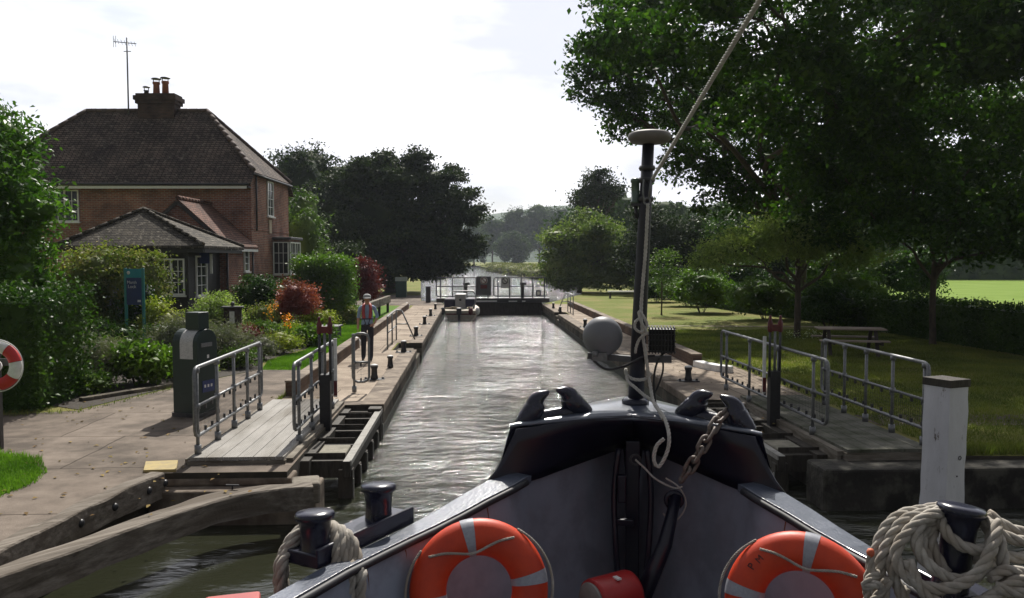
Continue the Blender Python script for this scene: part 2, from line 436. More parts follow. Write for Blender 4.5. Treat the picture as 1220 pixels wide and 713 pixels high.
def hedge(name, label, path, wd, h, n, leaf, mat, seed, z=0.0, cat='hedge', rough=.1, group=None):
    """clipped hedge along a ground path"""
    rng = np.random.default_rng(seed); P = [Vector((p[0], p[1], 0)) for p in path]
    mid = sum(P, Vector()) / len(P); root = empty(name, (mid.x, mid.y, z)); tag(root, label, cat, group)
    seg = [(P[i + 1] - P[i]).length for i in range(len(P) - 1)]; tot = sum(seg); pts = []
    mb = MB()
    for i, sl in enumerate(seg):
        d = (P[i + 1] - P[i]).normalized(); nn = Vector((-d.y, d.x, 0)); k = int(n * sl / tot)
        u = rng.uniform(-.03, 1.03, k); face = rng.uniform(0, 1, k); per = 2 * h + wd
        a = face * per
        lat = np.where(a < h, -wd / 2, np.where(a < h + wd, a - h - wd / 2, wd / 2))
        zz = np.where(a < h, a, np.where(a < h + wd, h, per - a))
        q = np.stack([P[i].x + d.x * sl * u + nn.x * lat, P[i].y + d.y * sl * u + nn.y * lat, z + zz], 1)
        for j in range(k):
            w_ = noise.noise(Vector(q[j]) * 1.6) * rough * 2.2
            cx, cy = P[i].x + d.x * sl * u[j], P[i].y + d.y * sl * u[j]
            q[j, 0] += (q[j, 0] - cx) * w_; q[j, 1] += (q[j, 1] - cy) * w_; q[j, 2] += (w_ * .6 if zz[j] > h * .8 else 0) * h * .5
        q += rng.normal(size=q.shape) * rough * .6; pts.append(q)
        # end caps
        for e in (0, 1):
            kk = int(k * wd * h / max(sl * per, .1)) + 1
            c0 = P[i + e]; q2 = np.stack([c0.x + nn.x * rng.uniform(-.5, .5, kk) * wd, c0.y + nn.y * rng.uniform(-.5, .5, kk) * wd, z + rng.uniform(0, h, kk)], 1)
            q2 += rng.normal(size=q2.shape) * rough * .6; pts.append(q2)
    pts = np.concatenate(pts)
    o = leaf_object('foliage', pts, leaf, mat, root, rng)
    for i, sl in enumerate(seg):
        mb.beam(P[i] + Vector((0, 0, z + h * .47)), P[i + 1] + Vector((0, 0, z + h * .47)), wd * .86, h * .93)
    mb.build('inner_growth', mat, root)
    return root
# ------------------------------------------------------------------ palette
MATS['bark'] = M('bark', (.10, .075, .05), (.045, .035, .028), .9, 14, bump=.8, stretch=(1, 1, .3))
grass = M('grass', (.12, .155, .03), (.17, .19, .045), .9, 2.2, detail=10, bump=.9, bscale=60, c3=(.22, .20, .07), s3=.35, spec=.1, dist=.03)
grassL = M('grass_lush', (.085, .17, .022), (.12, .21, .035), .9, 3, detail=10, bump=.8, bscale=70, spec=.1, dist=.03)
field = M('field', (.14, .22, .035), (.19, .27, .06), .9, .3, detail=6, bump=.4, spec=.05)
def paving(name, a, b, c3, jx, jy):
    m = M(name, a, b, .9, 2.6, detail=12, bump=.45, bscale=45, c3=c3, s3=.8, spec=.2, dist=.006)
    n = m.node_tree; l = n.links.new; p = n.nodes['Principled BSDF']; src = p.inputs['Base Color'].links[0].from_socket
    tcn = node(n, "ShaderNodeTexCoord"); br = node(n, "ShaderNodeTexBrick"); br.offset = .37; br.inputs['Scale'].default_value = 1
    nw = node(n, "ShaderNodeTexNoise", Scale=1.3, Detail=5); l(tcn.outputs['Object'], nw.inputs['Vector'])
    va = node(n, "ShaderNodeMixRGB", blend_type='ADD'); va.inputs[0].default_value = .12
    l(tcn.outputs['Object'], va.inputs[1]); l(nw.outputs['Color'], va.inputs[2]); l(va.outputs[0], br.inputs['Vector'])
    br.inputs['Brick Width'].default_value = jx; br.inputs['Row Height'].default_value = jy; br.inputs['Mortar Size'].default_value = .012
    br.inputs['Color1'].default_value = (1, 1, 1, 1); br.inputs['Color2'].default_value = (.84, .83, .82, 1); br.inputs['Mortar'].default_value = (.3, .27, .24, 1)
    mx = node(n, "ShaderNodeMixRGB", blend_type='MULTIPLY'); mx.inputs[0].default_value = 1; l(src, mx.inputs[1]); l(br.outputs[0], mx.inputs[2])
    sp = node(n, "ShaderNodeTexNoise", Scale=120, Detail=2); l(tcn.outputs['Object'], sp.inputs['Vector'])
    r_ = node(n, "ShaderNodeValToRGB"); r_.color_ramp.elements[0].color = (.72, .72, .72, 1); r_.color_ramp.elements[1].color = (1.25, 1.25, 1.25, 1)
    r_.color_ramp.elements[0].position = .4; r_.color_ramp.elements[1].position = .6; l(sp.outputs['Fac'], r_.inputs[0])
    m2 = node(n, "ShaderNodeMixRGB", blend_type='MULTIPLY'); m2.inputs[0].default_value = 1; l(mx.outputs[0], m2.inputs[1]); l(r_.outputs[0], m2.inputs[2])
    l(m2.outputs[0], p.inputs['Base Color']); return m
terr = paving('terrace_paving', (.23, .19, .155), (.145, .118, .096), (.09, .074, .06), 2.6, 1.9)
quay = paving('quay_paving', (.43, .355, .28), (.31, .255, .20), (.22, .175, .135), 3.5, 2.4)
conc = M('lock_concrete', (.20, .17, .13), (.085, .075, .06), .9, 1.6, detail=12, bump=.8, bscale=18, c3=(.05, .045, .035), s3=1.2, stretch=(1, 1, .45), spec=.2, dist=.02)
slime = M('algae_slime', (.035, .042, .02), (.018, .02, .012), .45, 4, detail=8, bump=.7, bscale=20, spec=.5)
cope = M('coping', (.30, .25, .195), (.17, .135, .105), .85, 3, detail=10, bump=.6, bscale=25, c3=(.11, .085, .065), s3=2.0, spec=.25, dist=.01)
wood = M('old_timber', (.25, .225, .185), (.15, .13, .105), .85, 5, detail=8, bump=.6, bscale=6, stretch=(1, 1, 6), c3=(.10, .085, .065), s3=1.5, spec=.2, dist=.01)
# grain of the diagonal guide beams runs along the beam
baulkm = M('beam_timber', (.24, .21, .175), (.09, .075, .06), .85, 4, detail=9, bump=.8, bscale=7, stretch=(1, 1, 1), c3=(.11, .09, .07), s3=.9, spec=.2, dist=.012)
_t = baulkm.node_tree; _m = _t.nodes['Mapping']; _m.inputs['Rotation'].default_value = (0, 0, R(-47))
_m2 = _t.nodes.new("ShaderNodeMapping"); _m2.inputs['Scale'].default_value = (.22, 4.5, 4.5)
for _l in list(_t.links):
    if _l.from_node == _m: _s = _l.to_socket; _t.links.remove(_l); _t.links.new(_m2.outputs[0], _s)
_t.links.new(_m.outputs[0], _m2.inputs[0])
woodd = M('wet_timber', (.07, .06, .048), (.028, .025, .02), .7, 5, detail=8, bump=.8, bscale=10, stretch=(3, 3, .6), spec=.3, dist=.015)
galv = M('galvanised_steel', (.24, .245, .25), (.15, .155, .16), .5, 25, metal=.55, bump=.1)
dsteel = M('dark_steel', (.05, .05, .055), (.025, .025, .028), .45, 20, bump=.2)
black = M('black_paint', (.012, .012, .014), (.022, .022, .025), .4, 20, bump=.2)
white = M('white_paint', (.78, .78, .78), (.62, .61, .58), .6, 12, bump=.2)
redp = M('red_paint', (.13, .012, .014), (.07, .008, .01), .45, 14)
oran = M('orange_plastic', (.66, .055, .009), (.50, .034, .006), .5, 5, detail=4, bump=.1)
glass = M('window_glass', (.03, .035, .04), (.05, .055, .06), .08, 2)

water_m, n_, b_ = newmat('water'); MATS['water'] = water_m
b_.inputs['Base Color'].default_value = (.022, .024, .014, 1); b_.inputs['Roughness'].default_value = .07; b_.inputs['IOR'].default_value = 1.55
tcn = node(n_, "ShaderNodeTexCoord"); mpn = node(n_, "ShaderNodeMapping"); mpn.inputs['Scale'].default_value = (.75, 1.7, 1); mpn.inputs['Rotation'].default_value = (0, 0, R(8))
n1 = node(n_, "ShaderNodeTexNoise", Scale=2.3, Detail=6, Roughness=.56); n1.inputs['Distortion'].default_value = .5
n2 = node(n_, "ShaderNodeTexNoise", Scale=.35, Detail=2, Roughness=.5)
l_ = n_.links.new; l_(tcn.outputs['Object'], mpn.inputs[0]); l_(mpn.outputs[0], n1.inputs[0]); l_(tcn.outputs['Object'], n2.inputs[0])
r_ = node(n_, "ShaderNodeValToRGB"); r_.color_ramp.elements[0].position = .38; r_.color_ramp.elements[1].position = .62; r_.color_ramp.elements[0].color = (.35, .35, .35, 1)
l_(n2.outputs['Fac'], r_.inputs[0]); mm = node(n_, "ShaderNodeMath", operation='MULTIPLY'); l_(n1.outputs['Fac'], mm.inputs[0]); l_(r_.outputs[0], mm.inputs[1])
vd = node(n_, "ShaderNodeVectorMath", operation='DISTANCE'); vd.inputs[1].default_value = (-3.0, 7.2 - 110, 0); l_(tcn.outputs['Object'], vd.inputs[0])
mrg = node(n_, "ShaderNodeMapRange"); mrg.inputs['From Min'].default_value = 2.2; mrg.inputs['From Max'].default_value = 4.6; mrg.inputs['To Min'].default_value = .13; l_(vd.outputs['Value'], mrg.inputs['Value'])
mm2 = node(n_, "ShaderNodeMath", operation='MULTIPLY'); l_(mm.outputs[0], mm2.inputs[0]); l_(mrg.outputs[0], mm2.inputs[1]); mm = mm2
bp = node(n_, "ShaderNodeBump", Strength=1.0, Distance=.24); l_(mm.outputs[0], bp.inputs['Height'])
n5 = node(n_, "ShaderNodeTexNoise", Scale=9, Detail=4, Roughness=.6); l_(mpn.outputs[0], n5.inputs[0])
b5 = node(n_, "ShaderNodeBump", Strength=1.0, Distance=.012); m5 = node(n_, "ShaderNodeMath", operation='MULTIPLY'); l_(n5.outputs['Fac'], m5.inputs[0]); l_(mrg.outputs[0], m5.inputs[1]); l_(m5.outputs[0], b5.inputs['Height']); l_(bp.outputs[0], b5.inputs['Normal']); l_(b5.outputs[0], b_.inputs['Normal'])

# ------------------------------------------------------------------ ground, water, hills
WZ = -0.6
bank = [(-9, -200), (-6.6, -20), (-5.6, 0), (-4.95, 6), (-4.55, 7.5), (-4.0, 10.22), (-2.35, 10.22), (-2.35, 14.9), (-1.66, 14.9), (-1.66, 23.9), (-2.35, 23.9),
        (-2.35, 25.9), (-1.62, 25.9), (-1.62, 48.3), (-2.0, 50.5), (-3.3, 52.5), (-6, 95), (-9.0, 146), (-5.0, 148), (-5.5, 230), (-5.5, 287), (-2, 322), (3, 326), (5.2, 240), (5.4, 222),
        (9, 170), (12, 131), (11.2, 85), (8.6, 62), (5.4, 51.5), (4.23, 48.3), (4.23, 40.6), (4.75, 40.6), (4.75, 38.9), (4.23, 38.9), (4.23, 15.1), (5.07, 15.1), (5.07, 10.7), (8.5, 10.5), (9.5, 0), (10.5, -20), (13, -200)]
def bank_mesh():
    outer = [(1500, -200), (3000, 400), (3000, 3000), (-3000, 3000), (-3000, 400), (-1500, -200)]
    P = [Vector((x, y, 0)) for x, y in bank + outer]
    mb = MB(); mb.add(P, [t for t in tessellate_polygon([P])], 0)
    k = len(bank); V = [Vector((x, y, 0)) for x, y in bank] + [Vector((x, y, -3)) for x, y in bank]
    mb.add(V, [(i, i + 1, i + 1 + k, i + k) for i in range(k - 1)], 1)
    return mb
sheetlater = []
earth = M('earth_bank', (.06, .05, .035), (.03, .027, .02), .95, 3, bump=.8)
tag(bank_mesh().build('ground', [grass, earth]), kind='structure')
mb = MB(); mb.add([(-60, -200, WZ), (60, -200, WZ), (60, 420, WZ), (-60, 420, WZ)], [(0, 1, 2, 3)]); tag(mb.build('water', water_m), kind='structure')
def sheet(name, poly, z, m):
    P = [Vector((x, y, z)) for x, y in poly]; mb = MB(); mb.add(P, [t for t in tessellate_polygon([P])]); return tag(mb.build(name, m), kind='structure')
sheet('terrace', [(-4.95, 6), (-4.55, 7.5), (-4.0, 10.22), (-2.35, 10.22), (-2.35, 14.9), (-1.66, 14.9), (-1.66, 15.3), (-3.66, 15.3), (-3.66, 19.6), (-5.2, 19.75), (-6.3, 17.0), (-7.0, 14.6), (-14, 12.2), (-14, 10.9), (-6.75, 11.45), (-5.9, 11.05), (-5.42, 10.3), (-5.3, 9.8), (-5.4, 9.2), (-6.2, 8.3), (-9, 6.6), (-9, -10), (-6.2, -10), (-5.6, 0)], .004, terr)
sheet('quay', [(-3.66, 15.3), (-1.7, 15.3), (-1.7, 23.85), (-2.4, 23.85), (-2.4, 25.95), (-1.66, 25.95), (-1.66, 47), (-3.4, 47), (-3.4, 44.2), (-3.66, 44.2)], .004, quay)
sheet('quay', [(4.27, 15.1), (5.07, 15.1), (6.6, 15.1), (6.6, 19.9), (5.75, 19.9), (5.75, 47.8), (4.27, 47.8), (4.27, 40.65), (4.8, 40.65), (4.8, 38.85), (4.27, 38.85)], .004, quay)
sheet('path', [(-3.4, 47), (-1.66, 47), (-1.66, 48.3), (-2.05, 50.5), (-3.35, 52.4), (-3.7, 60), (-11, 62), (-11, 47.5), (-5.0, 47.2)], .008, terr)
sheet('lawn', [(-3.7, 19.62), (-5.15, 19.78), (-5.4, 21.5), (-4.9, 24), (-5.3, 29), (-6, 40), (-7, 46.5), (-3.75, 46.5)], .006, grassL)
sheet('lawn', [(-6.7, 11.42), (-5.95, 11.05), (-5.42, 10.3), (-5.3, 9.8), (-5.4, 9.2), (-6.2, 8.3), (-9, 6.6), (-12, 6.6), (-12, 11.0)], .006, grassL)
sheet('field', [(17, 26), (60, 26), (500, 60), (500, 260), (17, 260), (16.2, 60)], .006, field)
sheet('path', [(6.6, 12.6), (14, 12.3), (30, 12.0), (30, 12.9), (14, 13.2), (6.6, 13.5)], .006, terr)
sheet('path', [(7, 32.0), (14, 31.2), (14, 31.5), (7, 32.3)], .006, quay)
soil = M('soil', (.045, .035, .025), (.03, .024, .018), .95, 8, bump=.8, bscale=40)
sheet('flower_bed', [(-5.2, 19.8), (-6.35, 17.05), (-7.05, 14.65), (-7.6, 15.0), (-14, 18), (-14, 33), (-6.2, 36), (-5.5, 31), (-4.6, 27.6), (-4.6, 25), (-5.1, 24), (-5.5, 21.5)], .009, soil)
sheet('path', [(-4.9, 26.1), (-3.7, 26.0), (-3.7, 26.3), (-4.9, 26.45)], .010, quay)
# wooded hill on the skyline
hm = M('hill_wood', (.05, .095, .035), (.025, .055, .02), .95, .03, detail=10, bump=1, bscale=.08, dist=6)
mb = MB(); nx, ny = 60, 12; V = []
for j in range(ny):
    for i in range(nx):
        x = -260 + i * 22; y = 700 + j * 45; t = j / (ny - 1)
        ridge = 42 + 36 * math.exp(-((x - 190) / 210) ** 2) + 16 * math.exp(-((x - 560) / 200) ** 2)
        z = ridge * math.sin(min(1, t * 1.25) * PI / 2) + 3.5 * noise.noise(Vector((x * .03, y * .03, 0))) + 2.0 * noise.noise(Vector((x * .13, y * .13, 3)))
        V.append((x, y, z if j else -2))
mb.add(V, [(j * nx + i, j * nx + i + 1, (j + 1) * nx + i + 1, (j + 1) * nx + i) for j in range(ny - 1) for i in range(nx - 1)], 0, True)
tag(mb.build('hills', hm), kind='structure')

# ------------------------------------------------------------------ lock walls
def lock_wall(x0, x1, ys, lab, sgn):
    """x0 = water face, x1 = landward side; ys = (y0,y1)"""
    r_ = empty('lock_wall', ((x0 + x1) / 2, ys[0], -3)); tag(r_, lab, 'lock wall')
    MB().b6(min(x0, x1), max(x0, x1), ys[0], ys[1], -.40, -.16).build('wall_face', conc, r_)
    MB().b6(min(x0, x1) - .003, max(x0, x1) + .003, ys[0], ys[1], -3, -.402).build('slimy_wall_foot', slime, r_)
    mb = MB(); n = max(1, round((ys[1] - ys[0]) / 2.4)); st = (ys[1] - ys[0]) / n
    for i in range(n):
        a = ys[0] + i * st; mb.b6(min(x0, x1) - (.02 if sgn > 0 else 0), max(x0, x1) + (.02 if sgn < 0 else 0), a + .006, a + st - .006, -.157, .016 + .004 * (i % 2))
    mb.build('coping', cope, r_, bevel=.02)
LX, RX = -1.655, 4.225
lock_wall(LX, LX - .42, (14.9, 23.9), 'concrete lock wall on the near left with stone coping, water stained', -1)
lock_wall(-1.615, -2.03, (25.9, 48.3), 'long concrete lock wall on the left beyond the step recess', -1)
lock_wall(RX, RX + .42, (15.1, 38.9), 'long concrete lock wall on the right in front of the lawn', 1)
lock_wall(RX, RX + .42, (40.6, 48.3), 'short concrete lock wall on the right beside the far gate', 1)
# step recesses
for (x0, x1, y0, y1, lab) in ((-2.36, -1.66, 23.9, 25.9, 'concrete step recess in the left lock side below the grey handrail'), (4.22, 4.76, 38.9, 40.6, 'concrete step recess in the right lock side below the far handrail')):
    tag(MB().b6(x0 + .005, x1 - .01, y0 + .005, y1 - .005, -3, -.3).b6(x0 + .006, x1 - .2, y1 - .7, y1 - .006, -.3, -.15).build('landing_step', conc), lab, 'steps')
# raised brick kerbs with white ends
kerbm = brick_mat('kerb_brick', (.13, .085, .065), (.10, .065, .05), (.12, .1, .085), bump=.6)
def kerb(x, y0, y1, lab, nearwhite, farwhite):
    r_ = empty('kerb_wall', (x, y0, 0)); tag(r_, lab, 'kerb')
    MB().b6(x - .12, x + .12, y0, y1, -.1, .27).build('brick_body', kerbm, r_, bevel=.015)
    MB().b6(x - .135, x + .135, y0 + .01, y1 - .01, .272, .315).build('cap', cope, r_, bevel=.012)
    for f, y in ((nearwhite, y0), (farwhite, y1)):
        if f:
            sg = -1 if y == y0 else 1
            MB().sphere((x, y + sg * .12, .14), .19, 14, 8, sc=(.85, .9, 1.0)).build('white_end', white, r_)
kerb(-3.55, 15.9, 24.6, 'low brick kerb on the left quay from the paddle gear to the first white end', 0, 1)
kerb(-3.55, 25.6, 44.0, 'low brick kerb on the left quay running behind the lock keeper to the path', 0, 1)
kerb(5.68, 19.9, 46.5, 'low brick kerb between the right quay and the lawn', 0, 0)
mb = MB(); mb.prism([(5.55, 19.88, -.05), (5.81, 19.88, -.05), (5.86, 19.5, -.05), (6.02, 19.1, -.05), (6.25, 18.8, -.05), (6.12, 18.62, -.05), (5.86, 18.92, -.05), (5.66, 19.35, -.05)], (0, 0, .21))
tag(mb.build('kerb_wall', white, bevel=.03), 'white painted kerb end curving onto the grass at the right quay', 'kerb')

# ------------------------------------------------------------------ iron bollards
def bollard(lab, x, y, big, grp):
    r_ = empty('lock_bollard', (x, y, 0)); tag(r_, lab, 'bollard', grp)
    s = 1.0 if big else .9
    prof = [(.085 * s, 0), (.085 * s, .05), (.07 * s, .10), (.065 * s, .22), (.085 * s, .27 * s), (.085 * s, .30 * s)]
    MB().lathe([(a, z + .02) for a, z in prof], (x, y, 0), 16).build('post', black, r_)
    MB().lathe([(.086 * s, .302 * s + .02), (.08 * s, .325 * s + .02), (.04, .338 * s + .02)], (x, y, 0), 16).build('cap', white, r_)
    if big:
        MB().box((x, y, .015), (.46, .22, .03)).build('base_plate', black, r_, bevel=.008)
        for a in (-1, 1): MB().lathe([(.03, .025), (.03, .055), (.015, .07)], (x + a * .19, y, 0), 8).build('bolt', dsteel, r_)
BL = [(446, 453, 1, 'nearest iron bollard on the left quay, white topped, on a wide base plate'),
      (465, 439, 0, 'second iron bollard on the left quay, slim without a base plate'),
      (481, 420.5, 1, 'iron bollard on the left quay just before the step recess'),
      (497.5, 401, 1, 'iron bollard on the left quay at the foot of the slanting handrail leg'),
      (507, 387, 1, 'iron bollard on the left quay second beyond the step recess'),
      (514, 377, 1, 'iron bollard on the left quay third beyond the step recess'),
      (520, 369, 0, 'farthest iron bollard on the left quay beside the moored boat')]
for px, py, big, lab in BL: p = G(px, py); bollard(lab, min(p.x, -1.95), p.y, big, 'iron bollards on the left quay')
BR = [(820, 455, 1, 'nearest iron bollard on the right quay before the white kerb end'), (690, 391, 1, 'iron bollard on the right quay left of the grey lamp dome'),
      (663.5, 373, 0, 'iron bollard on the right quay at the foot of the far handrail'), (653.8, 368, 0, 'farthest iron bollard on the right quay near the far gate')]
for px, py, big, lab in BR: p = G(px, py); bollard(lab, max(p.x, 4.45), p.y, big, 'iron bollards on the right quay')

# ------------------------------------------------------------------ railings
def wire_panel(P0, P1, z0, z1, step=.055, r=.0022):
    mb = MB(); P0, P1 = Vector(P0), Vector(P1); L0 = (P1 - P0).length; k = int(L0 / step)
    for i in range(1, k):
        p = P0.lerp(P1, i / k); mb.tube([(p.x, p.y, z0), (p.x, p.y, z1)], r, 3, cap=False)
    for j in range(1, int((z1 - z0) / step)):
        z = z0 + j * step; mb.tube([(P0.x, P0.y, z), (P1.x, P1.y, z)], r, 3, cap=False)
    return mb
def railing(parent, a, b, zf, zl, zm, zt, posts, rt=.026, loop=(1, 1), name='railing', panel=True):
    """looped tubular railing a->b; zf foot, zl lower rail, zm mid, zt top"""
    a, b = Vector((a[0], a[1], 0)), Vector((b[0], b[1], 0)); d = (b - a).normalized(); r0 = .1
    Z = lambda p, z: Vector((p.x, p.y, z))
    P = []
    if loop[0]: P += [Z(a + d * r0, zl), Z(a + d * .03, zl + .03), Z(a, zl + r0), Z(a, zt - r0), Z(a + d * .03, zt - .03), Z(a + d * r0, zt)]
    else: P += [Z(a, zt)]
    if loop[1]: P += [Z(b - d * r0, zt), Z(b - d * .03, zt - .03), Z(b, zt - r0), Z(b, zl + r0), Z(b - d * .03, zl + .03), Z(b - d * r0, zl)]
    else: P += [Z(b, zt)]
    closed = bool(loop[0] and loop[1])
    f = MB().tube(P, rt, 10, closed=closed).build(name, galv, parent)
    if not closed: MB().tube([Z(a, zl), Z(b, zl)], rt * .85, 8).build('lower_rail', galv, f)
    MB().tube([Z(a, zm), Z(b, zm)], rt * .85, 8).build('mid_rail', galv, f)
    ln = (b - a).length
    for t in posts:
        p = a + d * (t * ln)
        mb = MB().tube([Z(p, zf), Z(p, zt)], rt * .95, 8)
        mb.lathe([(rt * 1.6, zt - .07), (rt * 1.6, zt - .005)], (p.x, p.y, 0), 10); mb.lathe([(rt * 1.6, zm - .035), (rt * 1.6, zm + .035)], (p.x, p.y, 0), 10); mb.lathe([(rt * 1.8, zf), (rt * 1.8, zf + .12)], (p.x, p.y, 0), 10)
        mb.build('post', galv, f)
    if panel:
        mb = wire_panel(Z(a + d * .1, 0), Z(b - d * .1, 0), zl + .04, zm - .03); n = int(ln / .28)
        for i in range(n):
            p = a + d * (ln * (i + .5) / n)
            for z in (zl + .03, zm - .03): mb.box((p.x, p.y, z + (.02 if z < zm - .1 else -.02)), (.03, .03, .06))
        mb.build('wire_mesh', dsteel, f)
    return f

# near gates, open and lying along the sides
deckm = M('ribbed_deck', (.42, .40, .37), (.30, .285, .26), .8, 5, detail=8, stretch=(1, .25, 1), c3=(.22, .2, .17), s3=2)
n_ = deckm.node_tree; tcn = node(n_, "ShaderNodeTexCoord"); sp = node(n_, "ShaderNodeSeparateXYZ"); n_.links.new(tcn.outputs['Object'], sp.inputs[0])
mu = node(n_, "ShaderNodeMath", operation='MULTIPLY'); mu.inputs[1].default_value = 2 * PI / .03; n_.links.new(sp.outputs[0], mu.inputs[0])
sn = node(n_, "ShaderNodeMath", operation='SINE'); n_.links.new(mu.outputs[0], sn.inputs[0])
bp = node(n_, "ShaderNodeBump", Strength=.9, Distance=.006); n_.links.new(sn.outputs[0], bp.inputs['Height']); n_.links.new(bp.outputs[0], n_.nodes['Principled BSDF'].inputs['Normal'])
deckdark = M('shaded_mossy_deck', (.17, .165, .14), (.10, .10, .08), .9, 4, detail=9, bump=.5, bscale=30, c3=(.07, .075, .05), s3=2.5, spec=.15)  # mossy right-hand deck, base darkened further to stand for tree shade
concd = M('shaded_concrete', (.042, .038, .032), (.018, .017, .014), .8, 2.2, detail=12, bump=.8, bscale=14, c3=(.08, .075, .06), s3=4, spec=.25, dist=.02)  # tree shade on the right abutment put into a darker concrete colour
def gate(sg, lab, cx):
    X = lambda t: cx + sg * t           # t: distance from lock centre line
    r_ = empty('lock_gate', (X(4.3), 10.7, WZ)); tag(r_, lab, 'lock gate')
    def bb(mb, t0, t1, y0, y1, z0, z1): a, b = X(t0), X(t1); return mb.b6(min(a, b), max(a, b), y0, y1, z0, z1)
    d = MB()
    nb = 6; wd = 1.22 / nb
    for i in range(nb): bb(d, 3.80 + i * wd, 3.80 + (i + 1) * wd - .008, 10.62, 15.0, .055, .10)
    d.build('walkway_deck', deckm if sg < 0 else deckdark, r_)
    f = MB()
    bb(f, 3.78, 5.05, 10.60, 10.72, -.08, .052); bb(f, 3.70, 3.80, 10.7, 15.0, -.12, .06); bb(f, 5.03, 5.11, 10.7, 15, -.12, .06)
    for y in (11.6, 12.7, 13.8, 14.8): bb(f, 3.8, 5.03, y, y + .1, -.10, .05)
    f.build('deck_frame', wood, r_)
    railing(r_, (X(4.98), 10.72), (X(4.98), 14.1), .10, .34, .74, 1.26, (.03, .28, .52, .74, .96))
    railing(r_, (X(3.80), 11.25), (X(3.80), 14.5 if sg < 0 else 16.2), .06, .30, .72, 1.24, (.10, .38, .66, .93))
    railing(r_, (X(3.72), 16.25), (X(3.40), 16.3), .02, .22, .62, 1.2, (.08,), name='end_railing') if sg < 0 else None
    # leaf: framework of heavy timbers and vertical fender posts facing the water
    lf = MB()
    for i, y in enumerate((11.15, 12.1, 13.1, 14.1, 14.75)):
        bb(lf, 3.10, 3.72, y, y + .14, -.34, -.10)
        bb(lf, 3.10, 3.72, y + .13, y + .145, -.12, -.02)
    bb(lf, 3.55, 3.72, 11.0, 15.0, -2.5, -.06)
    lf.build('cross_beam', woodd, r_)
    wl = MB(); bb(wl, 2.99, 3.10, 11.0, 14.95, -.30, -.08); wl.build('top_rail', woodd, r_, bevel=.01)
    ed = MB(); bb(ed, 2.975, 2.995, 11.0, 14.95, -.13, -.06); bb(ed, 2.98, 3.09, 10.99, 14.9, -.078, -.07); ed.build('steel_edge', M('pale_timber', (.34, .33, .30), (.22, .21, .19), .8, 8, bump=.5), r_)
    for i in range(6):
        y = 11.05 + i * .74
        fp = MB(); bb(fp, 2.97, 3.17, y, y + .16, -2.6, -.31 if i else -.2)
        o = fp.build('fender_post', woodd, r_, bevel=.012)
        fe = MB(); bb(fe, 2.955, 2.968, y + .02, y + .05, -2.5, -.33); fe.build('wear_strip', MATS['pale_timber'], o)
    bk = MB(); bb(bk, 3.12, 3.52, 11.35, 11.95, -.28, -.06); bk.build('step_block', M('step_wood', (.26, .24, .19), (.16, .15, .11), .85, 7, bump=.7), r_, bevel=.02)
    # paddle gear: rods in a black guide with red caps
    gx = X(3.68); gy = 13.0
    pg = MB().box((gx, gy, .30), (.17, .16, 1.1)).build('paddle_gear', black, r_, bevel=.01)
    for i, dx in enumerate((-.085, 0, .085)):
        MB().tube([(gx + dx, gy - .02, .75), (gx + dx, gy - .02, 1.62)], .022, 8).build('rod', dsteel if i != 1 else galv, pg)
    MB().box((gx - sg * .16, gy + .02, .95), (.05, .03, .95)).build('gauge_board', [white], pg)
    MB().box((gx - sg * .16, gy + .003, .62), (.052, .02, .24)).build('red_band', redp, pg)
    mb = MB()
    for dx in (-.085, .085):
        mb.lathe([(.036, 1.50), (.042, 1.55), (.042, 1.66), (.022, 1.70), (.022, 1.76), (.010, 1.78)], (gx + dx, gy - .02, 0), 12)
    mb.box((gx, gy - .02, 1.57), (.20, .06, .11)); mb.build('red_head', redp, pg, bevel=.01)
    return r_
gate(-1, 'open timber lock gate on the left with light ribbed footboards and grey handrails', 1.32)
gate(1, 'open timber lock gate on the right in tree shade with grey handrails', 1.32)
# concrete sills in front of each gate
tag(MB().b6(-4.0, -1.95, 9.98, 10.6, -3, -.17).b6(-3.95, -2.3, 10.2, 10.6, -.168, -.07).build('gate_sill', cope, bevel=.03), 'worn concrete sill in front of the left gate walkway', 'sill')
tag(MB().b6(4.6, 8.4, 10.15, 10.75, -3, -.05).build('gate_sill', concd, bevel=.04), 'concrete abutment coloured dark for tree shade below the right gate walkway', 'sill')
tag(MB().b6(-1.9, -1.66, 14.62, 14.89, -3, -.02).build('corner_post', woodd, bevel=.02), 'dark timber corner post where the left gate recess meets the wall', 'post')

